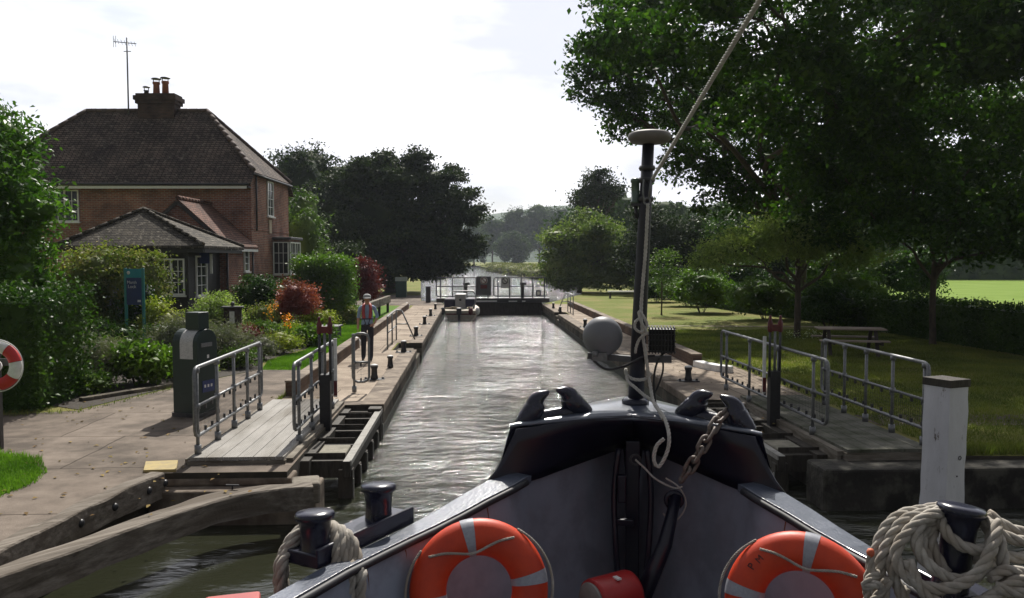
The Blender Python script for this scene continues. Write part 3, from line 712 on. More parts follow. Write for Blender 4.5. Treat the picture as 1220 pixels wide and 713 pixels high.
# balance timbers / guide walls on the left foreground
def timber(pts, wd, ht, lab, seed, bolts=()):
    """weathered baulk following points on its top centre line"""
    r_ = empty('guide_beam', (pts[0][0], pts[0][1], pts[0][2] - ht)); tag(r_, lab, 'timber beam')
    rr = random.Random(seed); mb = MB(); P = catmull(pts, 10); V = []; n = len(P)
    prof = [(-.5, -1), (-.5, -.66), (-.5, -.33), (-.5, -.06), (-.44, 0), (-.15, .015), (.2, .01), (.44, 0), (.5, -.06), (.5, -.33), (.5, -.66), (.5, -1)]
    k = len(prof)
    for i, p in enumerate(P):
        t = (P[min(i + 1, n - 1)] - P[max(i - 1, 0)]).normalized(); sd_ = t.cross(Vector((0, 0, 1))).normalized()
        for (a, b) in prof:
            q = Vector((p.x * 2.1, p.y * 2.1, a * 3 + b * 4)); nn = noise.noise(q) * .022 + noise.noise(q * 3) * .004
            V.append(p + sd_ * (a * wd + nn) + Vector((0, 0, b * ht + nn * .9)))
    fs = [(i * k + j, i * k + (j + 1) % k, (i + 1) * k + (j + 1) % k, (i + 1) * k + j) for i in range(n - 1) for j in range(k)]
    fs += [tuple(range(k)), tuple((n - 1) * k + j for j in range(k))[::-1]]
    mb.add(V, fs, 0, False); mb.build('baulk', baulkm, r_)
    for (t, dz) in bolts:
        p = P[int(t * (n - 1))]; tt = (P[min(int(t * (n - 1)) + 1, n - 1)] - p).normalized(); sd_ = tt.cross(Vector((0, 0, 1))).normalized()
        if sd_.x * 1 + sd_.y * -1 < 0: sd_ = -sd_
        q = p + sd_ * (wd * .5); Mx = sd_.to_track_quat('Z', 'Y').to_matrix()
        MB().lathe([(.045, -.03), (.045, .012), (.02, .03)], (q.x, q.y, q.z + dz), 12, Mx).build('bolt', black, r_)
    return r_
gp = [G(372, 577, -.02), G(312, 582, -.01), G(258, 591, 0), G(206, 608, 0), G(103, 643, 0), G(0, 681, 0)]
ex = gp[-1] + (gp[-1] - gp[-2]) * 1.6
gb = timber([tuple(q) for q in gp] + [tuple(ex)], .26, .285, 'front weathered timber guide beam, split and rounded, over dark water at lower left', 3)
MB().box(tuple(G(357, 571, 0) + Vector((.05, .12, -.17))), (.34, .40, .26), R(12)).build('end_block', wood, gb, bevel=.03)
mb = MB(); q = G(277, 583, 0); mb.lathe([(.01, -.03), (.01, .05)], (q.x, q.y, q.z), 6); mb.beam((q.x - .08, q.y + .01, .045), (q.x + .08, q.y - .01, .045), .018, .018); mb.build('iron_pin', black, gb)
a, b, c = G(188, 568, .0), G(95, 609, 0), G(0, 657, 0); ex = c + (c - b) * 1.6
timber([tuple(a + Vector((0, 0, .05))), tuple(b + Vector((0, 0, .05))), tuple(c + Vector((0, 0, .05))), tuple(ex + Vector((0, 0, .05)))], .20, .29, 'rear weathered timber guide beam with black bolt heads against the paving', 5, bolts=((.03, -.13), (.13, -.13), (.25, -.14), (.38, -.14)))
p = G(187, 560, 0)
tag(MB().prism([(-4.15, 10.25, .0), (-3.75, 10.27, .0), (-3.9, 10.75, .0), (-4.3, 10.7, .0)], (0, 0, .04)).build('floor_edge', M('yellow_mark', (.42, .32, .12), (.3, .24, .12), .8, 9), bevel=.005), 'faded yellow edge slab beside the gate walkway', 'edging')

# handrails over the step recesses
def step_rail(x, y0, y1, xo, lab, h=.98):
    r_ = empty('step_handrail', (x, y0, 0)); tag(r_, lab, 'handrail'); k = .024
    MB().tube(catmull([(x, y0, 0), (x, y0, h - .12), (x, y0 + .06, h - .02), (x, y0 + .18, h), (x, y1 - .1, h + .02), (x + xo * .3, y1, h + .0)], 5), k, 8).build('top_rail', galv, r_)
    MB().tube([(x, y0, h * .5), (x, y1, h * .5)], k * .85, 8).build('mid_rail', galv, r_)
    for y in ((y0 + y1) / 2, y1): MB().tube([(x, y, 0), (x, y, h)], k, 8).build('post', galv, r_)
    MB().tube([(x + xo * .3, y1, h), (x + xo, y1 + .02, 0)], k, 8).build('slanting_leg', galv, r_)
    MB().tube([(x, y1, h * .55), (x + xo * .66, y1 + .01, h * .55)], k * .85, 8).build('brace', galv, r_)
step_rail(-2.52, 24.1, 26.9, .62, 'grey steel handrail with slanting leg over the left step recess')
step_rail(4.95, 39.0, 41.2, -.5, 'grey steel handrail with slanting leg over the right step recess', .95)
# bench-like timber balance beam at the back of the lawn
r_ = empty('balance_beam', (-4.1, 36, 0)); tag(r_, 'grey timber beam on short black posts across the lawn behind the man', 'timber beam')
MB().beam((-4.45, 34.2, .66), (-4.25, 41.5, .66), .18, .36).build('beam', wood, r_, bevel=.02)
for y in (34.6, 37.6, 40.8): MB().box((-4.38 + (y - 34) * .02, y, .42), (.12, .12, .84)).build('post', black, r_)
# ------------------------------------------------------------------ house
HM = Matrix.Translation((-9.13, 34, 0)) @ Matrix.Rotation(R(-3), 4, 'Z')
brick = brick_mat('house_brick', (.33, .13, .085), (.20, .078, .058), (.30, .25, .225), msize=.014, bump=.6)
tile = brick_mat('roof_tile', (.15, .115, .10), (.085, .068, .062), (.02, .017, .016), bw=.19, rh=.10, msize=.016, bump=1.0, patch=(.20, .175, .14))
tile2 = brick_mat('office_tile', (.10, .09, .075), (.065, .058, .05), (.02, .018, .016), bw=.19, rh=.085, msize=.012, bump=1.0, patch=(.30, .27, .22))
tiler = brick_mat('red_tile', (.22, .12, .095), (.13, .075, .062), (.05, .03, .025), bw=.19, rh=.085, msize=.012, bump=1.0, patch=(.10, .085, .07))
wfr = M('window_white', (.80, .80, .78), (.7, .7, .68), .5, 10)
terra = M('terracotta', (.34, .12, .07), (.22, .08, .05), .8, 6)
dtim = M('black_timber', (.018, .017, .017), (.03, .028, .027), .6, 8, bump=.3)
lead = M('lead', (.09, .09, .10), (.06, .06, .065), .6, 6)
curt = M('curtain', (.35, .36, .38), (.22, .22, .23), .9, 3)

def window(parent, o, ux, uz, wd, ht, cols, rows, sash=0, fw=.055, name='window', bar=.022, xf=None, nrm=None):
    """window with its lower-left corner at o, spanning ux*wd and uz*ht; nrm = outward"""
    o, ux, uz = Vector(o), Vector(ux), Vector(uz); nrm = Vector(nrm)
    Mx = Matrix((ux, nrm, uz)).transposed()
    def bx(mb, x0, x1, z0, z1, y0, y1): mb.box(o + ux * (x0 + x1) / 2 + uz * (z0 + z1) / 2 + nrm * (y0 + y1) / 2, (x1 - x0, y1 - y0, z1 - z0), mat=Mx)
    f = MB(); bx(f, 0, wd, 0, fw, 0, .06); bx(f, 0, wd, ht - fw, ht, 0, .06); bx(f, 0, fw, fw, ht - fw, .001, .059); bx(f, wd - fw, wd, fw, ht - fw, .001, .059)
    ns = max(1, sash); sw = wd / ns
    for s_ in range(1, ns): bx(f, s_ * sw - fw * .6, s_ * sw + fw * .6, fw, ht - fw, .001, .058)
    fr = f.build(name, wfr, parent, xf)
    g = MB(); bx(g, fw * .5, wd - fw * .5, fw * .5, ht - fw * .5, .004, .012); g.build('pane', glass, fr, xf)
    b_ = MB()
    for s_ in range(ns):
        x0, x1 = s_ * sw + fw, (s_ + 1) * sw - fw
        for i in range(1, cols): x = x0 + (x1 - x0) * i / cols; bx(b_, x - bar / 2, x + bar / 2, fw, ht - fw, .014, .04)
        for j in range(1, rows): z = fw + (ht - 2 * fw) * j / rows; bx(b_, x0, x1, z - bar / 2, z + bar / 2, .015, .038)
    b_.build('glazing_bars', wfr, fr, xf)
    s2 = MB(); bx(s2, -.06, wd + .06, -.06, -.004, 0, .12); s2.build('sill', wfr, fr, xf)
    return fr

def roofsolid(polys, th=.11):
    mb = MB()
    for P in polys:
        P = [Vector(p) for p in P]; n = len(P); lo = [p - Vector((0, 0, th)) for p in P]
        mb.add(P + lo, [tuple(range(n)), tuple(range(n, 2 * n))[::-1]] + [(i, (i + 1) % n, (i + 1) % n + n, i + n) for i in range(n)])
    return mb
H = empty('brick_house', None, mat=HM); tag(H, 'two storey red brick house with dark hipped tile roof and chimney behind the garden', 'house')
MB().b6(-10.9, 0, 0, 5.5, 0, 6.0).build('wall', brick, H, HM)
MB().b6(-10.85, -.02, .02, 5.48, 6.0, 6.28).build('wall_top', brick, H, HM)
MB().b6(.001, .03, .05, 5.45, 3.92, 4.0).build('string_course', brick, H, HM)
ez, sz, rz_ = 5.83, 6.33, 9.3
rl, rr_ = (-8.2, 2.75, rz_), (-2.8, 2.75, rz_)
rf = roofsolid([[rl, rr_, (.13, 0, 6.32), (.13, -.45, ez), (-11.1, -.45, ez), (-11.1, 0, 6.32)],
                [rr_, (.13, 5.5, 6.32), (.13, 0, 6.32)], [rr_, rl, (-11.1, 5.5, 6.32), (-11.1, 5.95, ez), (.13, 5.95, ez), (.13, 5.5, 6.32)],
                [rl, (-11.1, 0, 6.32), (-11.1, 5.5, 6.32)]]).build('roof', tile, H, HM)
mb = MB(); cap = []
for a, b in ((rl, rr_), (rr_, (.13, -.05, 6.36)), (rr_, (.13, 5.5, 6.36)), (rl, (-11.1, -.05, 6.36))):
    a, b = Vector(a), Vector(b); n = int((b - a).length / .42)
    for i in range(n): mb.tube([a.lerp(b, i / n) + Vector((0, 0, .03)), a.lerp(b, (i + 1.02) / n) + Vector((0, 0, .03))], [.09, .098], 8)
mb.build('ridge_tiles', M('ridge_tile', (.12, .085, .075), (.07, .055, .05), .85, 5, bump=.5), rf, HM)
mb = MB().b6(-11.0, -.05, -.44, -.405, ez - .24, ez - .13); mb.build('fascia', wfr, H, HM)
MB().b6(-11.0, .02, -.40, -.003, ez - .19, ez - .14).build('soffit', dtim, H, HM)
MB().tube([(-11.0, -.50, ez - .06), (.05, -.50, ez - .07)], .05, 8).build('gutter', black, H, HM)
MB().tube([(.19, -.3, 6.2), (.19, 5.5, 6.2)], .05, 8).build('gutter', black, H, HM)
MB().tube([(.06, .5, 6.2), (.06, .5, 3.9)], .04, 8).build('downpipe', black, H, HM)
# chimney
ch = MB().b6(-5.75, -4.15, 2.4, 3.15, 8.8, 9.75); ch.b6(-5.83, -4.07, 2.32, 3.23, 9.58, 9.73); ch.b6(-5.89, -4.01, 2.26, 3.29, 9.732, 9.92); ch.b6(-5.81, -4.09, 2.34, 3.21, 9.922, 10.02)
chb = brick_mat('chimney_brick', (.09, .055, .045), (.055, .038, .034), (.07, .06, .055), bump=.7)
cho = ch.build('chimney', chb, rf, HM)
for i, (x, r_, h, m) in enumerate(((-5.5, .11, .22, dsteel), (-5.05, .15, .58, terra), (-4.65, .15, .62, terra))):
    MB().lathe([(r_, 10.0), (r_ * .85, 10.0 + h * .8), (r_ * 1.05, 10.0 + h * .85), (r_ * 1.05, 10.0 + h)], (x, 2.75, 0), 14).build('chimney_pot', m, rf, HM)
    mb = MB().lathe([(r_ * 1.5, 10.0 + h + .13), (r_ * 1.2, 10.0 + h + .17)], (x, 2.75, 0), 14)
    for q in (-1, 1): mb.tube([(x + q * r_ * .8, 2.75, 10.0 + h - .02), (x + q * r_ * .9, 2.75, 10.0 + h + .14)], .02, 4)
    mb.build('cowl', dsteel, rf, HM)
# aerial
A = empty('tv_aerial', tuple(HM @ Vector((-6.25, 2.6, 9.2)))); tag(A, 'tall thin television aerial on a pole beside the chimney', 'aerial')
MB().tube([(-6.25, 2.6, 9.1), (-6.25, 2.6, 12.5)], .035, 8).build('mast', galv, A, HM)
mb = MB().tube([(-6.7, 2.3, 12.25), (-5.95, 2.85, 12.3)], .02, 5)
for i in range(7):
    q = Vector((-6.65 + i * .11, 2.33 + i * .08, 12.26)); mb.tube([q + Vector((.08, -.1, -.12)), q + Vector((-.08, .1, .14))], .011, 4)
for dx in (-.45, -.35): mb.tube([(-6.25 + dx, 2.3, 12.0), (-6.25 + dx, 2.3, 12.5)], .011, 4)
mb.tube([(-6.4, 2.6, 11.9), (-6.08, 2.6, 11.9)], .02, 5); mb.build('antenna', galv, A, HM)

X1 = Vector((1, 0, 0)); Z1 = Vector((0, 0, 1)); Y1 = Vector((0, 1, 0))
window(H, (-8.9, -.004, 4.25), X1, Z1, 1.75, 1.32, 2, 3, sash=3, xf=HM, nrm=-Y1)
window(H, (.004, 2.1, 4.6), Y1, Z1, .85, 1.55, 2, 4, sash=1, xf=HM, nrm=X1, fw=.05)
# stone plaque below upper window
MB().b6(.004, .04, 2.3, 2.65, 3.85, 4.45).build('plaque', M('stone_plaque', (.5, .42, .3), (.35, .27, .2), .8, 5), H, HM)
# bay on the right wall
by = MB().b6(.003, .74, 2.9, 4.7, 0, 2.0); by.b6(.003, .74, 2.9, 4.7, 3.5, 3.58); by.b6(.01, .70, 3.0, 4.6, 2.0, 3.5); by.build('bay_wall', brick, H, HM)
MB().b6(.003, .86, 2.78, 4.85, 3.582, 3.70).build('bay_roof', lead, H, HM, bevel=.02)
window(H, (.02, 2.9, 2.02), X1, Z1, .70, 1.46, 3, 3, xf=HM, nrm=-Y1, name='bay_window', fw=.045)
window(H, (.74, 2.95, 2.02), Y1, Z1, 1.7, 1.46, 2, 3, sash=2, xf=HM, nrm=X1, name='bay_window')
HE = HM @ Matrix.Translation((.17, 0, 0)); HO = HM @ Matrix.Translation((.36, 0, 0))
# gabled extension
ex_ = MB().b6(-3.6, -.12, -3.2, -.002, 0, 3.3); ex_.prism([(-3.6, -3.2, 3.302), (-.12, -3.2, 3.302), (-1.87, -3.2, 4.86)], (0, 3.19, 0)); ex_.build('extension_wall', brick, H, HE)
e2 = roofsolid([[(-1.87, -3.32, 4.97), (-1.87, -.01, 4.97), (.1, -.01, 3.2), (.1, -3.32, 3.2)], [(-1.87, -3.32, 4.97), (-3.82, -3.32, 3.2), (-3.82, -.01, 3.2), (-1.87, -.01, 4.97)]], .09).build('extension_roof', tiler, H, HE)
mb = MB()
for i in range(11): mb.tube([(-1.87, -3.3 + i * .3, 5.0), (-1.87, -3.3 + i * .3 + .27, 5.0)], [.08, .095], 8)
mb.build('ridge_tiles', tiler, e2, HE)
MB().b6(.06, .09, -3.25, -.02, 3.0, 3.1).build('fascia', wfr, H, HE)
mb = MB().beam((-1.87, -3.335, 4.83), (.12, -3.335, 3.05), .03, .12); mb.beam((-1.87, -3.335, 4.83), (-3.85, -3.335, 3.05), .03, .12); mb.build('barge_board', dtim, H, HE)
MB().tube([(-.05, -3.26, 3.1), (-.05, -3.26, 0)], .045, 8).build('downpipe', black, H, HE)
MB().tube([(-.06, -.25, 3.1), (-.06, -.25, 0)], .04, 8).build('downpipe', black, H, HE)
window(H, (-.116, -1.25, 2.2), Y1, Z1, .55, .9, 1, 3, xf=HE, nrm=X1, fw=.05)
blue = M('sign_blue', (.02, .04, .16), (.02, .035, .13), .4, 3)
SG = empty('notice_plate', tuple(HE @ Vector((-.55, -3.26, 1.95)))); tag(SG, 'dark blue plate with two round white symbols on the brick wall', 'sign')
MB().b6(-.72, -.42, -3.26, -3.22, 2.02, 2.68).build('plate', blue, SG, HE, bevel=.05)
for z in (2.52, 2.18):
    Mx = Matrix.Rotation(R(90), 3, 'X'); MB().lathe([(.10, 0), (.10, .012)], (-.57, -3.263, z), 20, Mx).build('disc', white, SG, HE)
# lock office with pyramid tile roof
O = MB().b6(-4.1, -.37, -6.6, -4.4, 0, 1.45); O.b6(-4.1, -.37, -6.6, -4.4, 2.78, 3.2); O.b6(-4.1, -1.36, -6.5, -4.4, 1.45, 2.78); O.b6(-.42, -.37, -6.6, -6.02, 1.45, 2.78); O.b6(-.42, -.37, -4.9, -4.4, 1.45, 2.78); O.b6(-1.3, -.43, -6.4, -4.5, 1.45, 2.78)
O.b6(-4.1, -.55, -4.4, -3.2, 0, 3.2)
off = O.build('office_wall', dtim, H, HO)
roofsolid([[(-2.5, -5.1, 4.45), (.35, -7.05, 3.14), (-4.5, -7.05, 3.14)], [(-2.5, -5.1, 4.45), (.35, -3.1, 3.14), (.35, -7.05, 3.14)],
           [(-2.5, -5.1, 4.45), (-4.5, -7.05, 3.14), (-4.5, -3.1, 3.14)], [(-2.5, -5.1, 4.45), (-4.5, -3.1, 3.14), (.35, -3.1, 3.14)]], .10).build('office_roof', tile2, H, HO)
mb = MB()
for b in ((.35, -7.05, 3.18), (-4.5, -7.05, 3.18), (.35, -3.1, 3.18)):
    a = Vector((-2.5, -5.1, 4.49)); b = Vector(b); n = int((b - a).length / .4)
    for i in range(n): mb.tube([a.lerp(b, i / n), a.lerp(b, (i + .96) / n)], [.062, .068], 7)
mb.build('hip_tiles', tile2, off, HO)
MB().b6(-4.45, .3, -7.0, -6.94, 2.92, 3.03).b6(.26, .31, -6.9, -3.2, 2.92, 3.03).build('gutter_board', dtim, H, HO)
window(H, (-1.34, -6.66, 1.5), X1, Z1, .90, 1.22, 2, 3, sash=2, xf=HO, nrm=-Y1, name='office_window')
window(H, (-.365, -6.0, 1.42), Y1, Z1, .95, 1.4, 2, 4, xf=HO, nrm=X1, name='office_window')
MB().b6(-.40, -.30, -6.74, -6.62, 0, 3.1).build('porch_post', dtim, H, HO)
s_ = empty('hanging_sign', tuple(HO @ Vector((-.15, -5.6, 2.5)))); tag(s_, 'small blue and white hanging sign under the office eaves', 'sign')
MB().b6(-.36, -.02, -5.62, -5.59, 2.55, 2.92).build('blue_panel', blue, s_, HO)
MB().b6(.0, .08, -5.62, -5.59, 2.2, 2.88).build('white_edge', white, s_, HO)

# ------------------------------------------------------------------ ticket machine
p = G(229, 497); TM = Matrix.Translation((p.x, p.y + .2, 0)) @ Matrix.Rotation(R(-22), 4, 'Z')
T = empty('ticket_machine', None, mat=TM); tag(T, 'dark green pay machine with rounded top and paper notice beside the left handrail', 'pay machine')
green = M('machine_green', (.012, .03, .026), (.009, .022, .019), .45, 8, bump=.1)
def arch(x0, x1, wd, h, r, seg=14):
    pts = [(x0, -wd / 2, 0), (x0, wd / 2, 0)]
    for i in range(seg + 1):
        a = PI * i / seg; pts.append((x0, math.cos(a) * wd / 2, h - r + math.sin(a) * r))
    return pts
MB().prism(arch(-.26, .26, .50, 1.50, .24), (.52, 0, 0)).build('body', green, T, TM, bevel=.012)
MB().b6(-.28, .28, -.27, .27, 0, .07).build('plinth', dsteel, T, TM)
MB().b6(-.08, .20, -.13, .13, 1.49, 1.79).build('top_box', green, T, TM, bevel=.01)
mb = MB(); V = []
for i in range(9):
    a = PI - PI * .42 * i / 8; y = math.cos(a) * .253; z = 1.26 + math.sin(a) * .243
    V += [(-.10, y, z), (.17, y, z)]
V = [(-.10, -.254, 1.0), (.17, -.254, 1.0)] + V
mb.add(V, [(2 * i, 2 * i + 1, 2 * i + 3, 2 * i + 2) for i in range(9)])
paper = M('paper', (.5, .5, .5), (.36, .36, .37), .8, 30, lo=.45, hi=.6, stretch=(1, 1, 3))
mb.build('paper_notice', paper, T, TM, solid=.004)
MB().b6(.262, .285, -.17, .10, 1.20, 1.27).build('slot', galv, T, TM, bevel=.006)
MB().b6(.262, .268, -.14, .16, .42, .62).build('blue_label', blue, T, TM)
mb = MB()
for i, y in enumerate((-.08, 0, .08)): mb.b6(.269, .272, y - .02, y + .02, .5, .55)
mb.b6(.269, .272, -.02, .03, 1.0, 1.06); mb.build('sticker', white, T, TM)
mb = MB().tube(catmull([(-.27, -.12, 1.4), (-.33, -.05, 1.36), (-.34, .05, 1.25), (-.33, .08, 1.05), (-.27, .1, .95)], 5), .018, 7); mb.build('handle', galv, T, TM)

# ------------------------------------------------------------------ lock name sign
p = Vector((-9.44, 23, 0)); SM = Matrix.Translation(p) @ Matrix.Rotation(R(-12), 4, 'Z')
s_ = empty('lock_sign', None, mat=SM); tag(s_, 'tall blue lock name sign with teal header between two teal posts in the shrubs', 'sign')
teal = M('teal_paint', (.03, .22, .22), (.025, .18, .19), .4, 6); nav = M('navy_panel', (.015, .035, .16), (.015, .03, .12), .4, 3)
for x in (-.27, .27): MB().b6(x - .035, x + .035, -.03, .03, 0, 2.45).build('post', teal, s_, SM, bevel=.008)
MB().b6(-.234, .234, -.02, .0, 1.42, 2.18).build('panel', nav, s_, SM)
MB().b6(-.234, .234, -.02, .0, 2.182, 2.43).build('header', M('teal_header', (.01, .26, .33), (.01, .2, .28), .4, 2), s_, SM)
MB().lathe([(.05, 0), (.05, .004)], (-.16, -.022, 2.32), 14, Matrix.Rotation(R(90), 3, 'X')).build('emblem', white, s_, SM)
pw = M('pale_lettering', (.62, .62, .68), (.55, .55, .6), .6, 5)
for body, z, sz_ in (('Marsh', 2.05, .12), ('Lock', 1.93, .13)):
    v_, f_ = text_mesh(body, sz_, .002); Mx = Matrix.Rotation(R(90), 3, 'X')
    MB().add([Mx @ q + Vector((-.06, -.024, z)) for q in v_], f_).build('lettering', pw, s_, SM)
MB().b6(.10, .20, -.024, -.021, 1.50, 1.56).build('small_logo', pw, s_, SM)

# ------------------------------------------------------------------ lifebuoy post at left edge
p = G(-4, 537); LBM = Matrix.Translation((p.x, p.y, 0))
s_ = empty('lifebuoy_post', (p.x, p.y, 0)); tag(s_, 'black post holding the red and white lifebuoy at the left edge', 'post')
MB().b6(-.05, .05, 0, .10, 0, 1.55).build('upright', black, s_, LBM, bevel=.01)
MB().b6(-.22, .22, .0, .06, 1.2, 1.3).build('hanger', black, s_, LBM)
lb = empty('ring_buoy', (p.x + .1, p.y - .12, 1.0)); tag(lb, 'red and white lifebuoy on the black post at the left edge', 'lifebuoy')
Mx = Matrix.Rotation(R(90), 3, 'X')
for i in range(8):
    MB().torus((p.x + .1, p.y - .12, 1.22), .265, .085, 8, 12, Mx, a0=R(i * 45 + 12), a1=R(i * 45 + 56), rs=.8).build('red_section' if i % 2 == 0 else 'white_section', M('buoy_red', (.55, .03, .03), (.45, .02, .02), .5, 5) if i % 2 == 0 else white, lb)
mb = MB().torus((p.x + .1, p.y - .12, 1.22), .365, .008, 40, 6, Mx); mb.build('grab_line', white, lb)
MB().lathe([(.02, 0), (.09, .02), (.10, .10), (.06, .16), (.02, .18)], (p.x + .1, p.y - .14, 1.22), 14, Mx @ Matrix.Rotation(0.3, 3, 'Y')).build('rope_cover', white, lb)

# ------------------------------------------------------------------ notice board, planter, cabinet
p = Vector((-7.35, 25.0, 0)); r_ = empty('notice_board', p); tag(r_, 'small dark wooden notice board with white paper among the flower beds', 'notice board')
brn = M('dark_brown_wood', (.045, .028, .022), (.03, .02, .016), .7, 8)
for x in (-.2, .24): MB().b6(p.x + x - .045, p.x + x + .045, p.y - .045, p.y + .045, 0, 1.2).build('post', brn, r_)
MB().b6(p.x - .22, p.x + .26, p.y - .06, p.y - .047, .45, 1.2).build('board', brn, r_)
MB().b6(p.x - .30, p.x + .34, p.y - .12, p.y + .12, 1.202, 1.26).build('cap', lead, r_, bevel=.01)
MB().b6(p.x - .06, p.x + .09, p.y - .066, p.y - .061, .72, 1.10).build('paper', white, r_)
MB().lathe([(.03, 1.262), (.07, 1.3), (.06, 1.36), (.02, 1.4)], (p.x + .02, p.y, 0), 10).build('finial', lead, r_)
r_ = empty('stone_trough', (-5.05, 27.2, 0)); tag(r_, 'dark rectangular planter trough below the red maple', 'planter')
MB().prism([(-5.5, 26.8, 0), (-4.5, 26.9, 0), (-4.45, 27.6, 0), (-5.55, 27.5, 0)], (0, 0, .42)).build('trough', M('slate', (.07, .07, .07), (.045, .045, .045), .8, 6, bump=.4), r_, bevel=.02)
MB().prism([(-5.56, 26.75, .423), (-4.44, 26.85, .423), (-4.40, 27.65, .423), (-5.6, 27.55, .423)], (0, 0, .05)).build('rim', lead, r_)
r_ = empty('green_cabinet', (-4.95, 57, 0)); tag(r_, 'green metal cabinet with pale top below the dark tree', 'cabinet')
MB().b6(-5.35, -4.6, 56.8, 57.3, 0, 1.15).build('body', M('cabinet_green', (.02, .07, .06), (.015, .05, .045), .5, 4), r_)
MB().b6(-5.38, -4.57, 56.77, 57.33, 1.152, 1.42).build('top', M('pale_green_paint', (.35, .42, .38), (.3, .36, .33), .6, 4), r_)
r_ = empty('control_cabinet', (-2.7, 50.4, 0)); tag(r_, 'narrow black control cabinet standing at the river end of the left quay', 'cabinet')
MB().b6(-2.86, -2.56, 50.1, 50.5, 0, .98).build('body', black, r_); MB().b6(-2.89, -2.53, 50.07, 50.53, .982, 1.02).build('lid', dsteel, r_)

# ------------------------------------------------------------------ far gate
Fg = empty('far_lock_gate', (1.3, 48.2, WZ)); tag(Fg, 'closed far lock gates with black railings and warning signs across the channel', 'lock gate')
MB().b6(-1.6, 4.2, 48.0, 48.3, -3, .1).build('gate_leaf', woodd, Fg)
MB().b6(-2.1, 4.65, 47.85, 48.6, .12, .38).build('top_beam', dsteel, Fg, bevel=.02)
MB().b6(.15, 1.5, 47.82, 47.845, .16, .24).build('white_strip', white, Fg)
MB().b6(2.2, 2.7, 47.82, 47.845, .16, .22).build('white_mark', white, Fg); MB().b6(3.0, 3.2, 47.82, 47.845, .16, .22).build('white_mark', white, Fg)
mb = MB()
for i in range(8): x = -1.2 + i * .75; mb.b6(x, x + .12, 47.9, 47.99, -1.5, .1)
mb.build('gate_rib', woodd, Fg)
for (a, b) in ((-2.1, 1.12), (1.32, 4.5)):
    f = MB().tube([(a + .06, 47.95, .5), (a, 47.95, .56), (a, 47.95, 1.5), (a + .08, 47.95, 1.6), (b - .08, 47.95, 1.6), (b, 47.95, 1.5), (b, 47.95, .56), (b - .06, 47.95, .5)], .035, 6, closed=True).build('railing', dsteel, Fg)
    MB().tube([(a, 47.95, 1.08), (b, 47.95, 1.08)], .028, 6).build('mid_rail', dsteel, f)
    for i in range(5):
        x = a + .25 + (b - a - .4) * i / 4; MB().tube([(x, 47.95, .38), (x, 47.95, 1.6)], .04, 6).build('post', dsteel, f)
gry = M('grey_panel', (.09, .09, .10), (.07, .07, .08), .6, 5)
def farsign(x, z, pan, wd, ht, lab, redtext):
    s = empty('warning_sign', (x, 47.88, z)); tag(s, lab, 'sign')
    MB().b6(x - wd / 2, x + wd / 2, 47.87, 47.9, z, z + ht).build('panel', pan, s)
    Mx = Matrix.Rotation(R(90), 3, 'X'); zc = z + ht - .24
    MB().lathe([(.22, 0), (.22, .006)], (x, 47.866, zc), 24, Mx).build('white_disc', white, s)
    ring = redp if redtext else black
    MB().torus((x, 47.86, zc), .17, .028, 28, 6, Mx).build('ring', ring, s)
    MB().beam((x - .11, 47.855, zc + .11), (x + .11, 47.855, zc - .11), .02, .045).build('bar', ring, s)
    MB().b6(x - .05, x + .06, 47.862, 47.865, zc - .08, zc + .08).build('symbol', black, s)
    if redtext: MB().b6(x - .2, x + .2, 47.86, 47.866, z + ht - .72, z + ht - .5).build('red_text_strip', redp, s)
farsign(.72, .55, gry, .85, 1.12, 'dark warning sign with red prohibition ring and red strip on the far gate', True)
farsign(1.98, .98, M('pale_panel', (.55, .55, .55), (.5, .5, .5), .6, 4), .5, .68, 'pale warning sign with black ring symbol on the far gate', False)
for x, lab in ((-.35, 'paddle gear stand left of the dark sign on the far gate'), (3.05, 'paddle gear stand right of the pale sign on the far gate')):
    s = empty('paddle_stand', (x, 48.3, .38)); tag(s, lab, 'paddle gear')
    MB().b6(x - .09, x + .09, 48.15, 48.35, .38, 1.15).build('column', dsteel, s); MB().b6(x - .16, x + .22, 48.12, 48.38, 1.152, 1.3).build('gear_box', dsteel, s)
s = empty('square_notice', (3.98, 47.88, .5)); tag(s, 'small square grey notice low on the far gate railing', 'sign'); MB().b6(3.83, 4.13, 47.86, 47.9, .5, .85).build('board', gry, s); MB().b6(3.9, 4.06, 47.85, 47.858, .58, .77).build('paper', white, s)

# ------------------------------------------------------------------ moored boat in front of far gate
bx, byy = -.55, 44.4; BMt = Matrix.Translation((bx, byy, WZ)) @ Matrix.Rotation(R(-2), 4, 'Z') @ Matrix.Diagonal((1, 1, 1, 1))
mboat = empty('cabin_boat', None, mat=BMt); tag(mboat, 'small white cabin boat with outboard motor moored against the left wall near the far gate', 'boat')
cream = M('cream_hull', (.55, .50, .40), (.42, .37, .29), .5, 4)
st = [(-1.5, .80, .55), (-.7, .92, .58), (.3, .95, .62), (1.2, .75, .70), (1.9, .38, .80), (2.3, .03, .88)]
V = []; 
for (y, hw, h) in st:
    V += [(-hw, y, h), (-hw * .96, y, h * .55), (-hw * .75, y, 0), (0, y, -.18), (hw * .75, y, 0), (hw * .96, y, h * .55), (hw, y, h)]
fs = [(i * 7 + j, i * 7 + j + 1, (i + 1) * 7 + j + 1, (i + 1) * 7 + j) for i in range(5) for j in range(6)] + [tuple(range(7))]
MB().add(V, fs).build('hull', cream, mboat, BMt)
MB().add([V[i * 7] for i in range(6)] + [V[i * 7 + 6] for i in range(6)], [(i, i + 1, i + 7, i + 6) for i in range(5)]).build('deck', cream, mboat, BMt)
cb = MB().b6(-.35, .22, -.35, 1.2, .55, 1.38); cb.build('cabin', M('grey_cabin', (.30, .30, .31), (.25, .25, .26), .5, 4), mboat, BMt, bevel=.04)
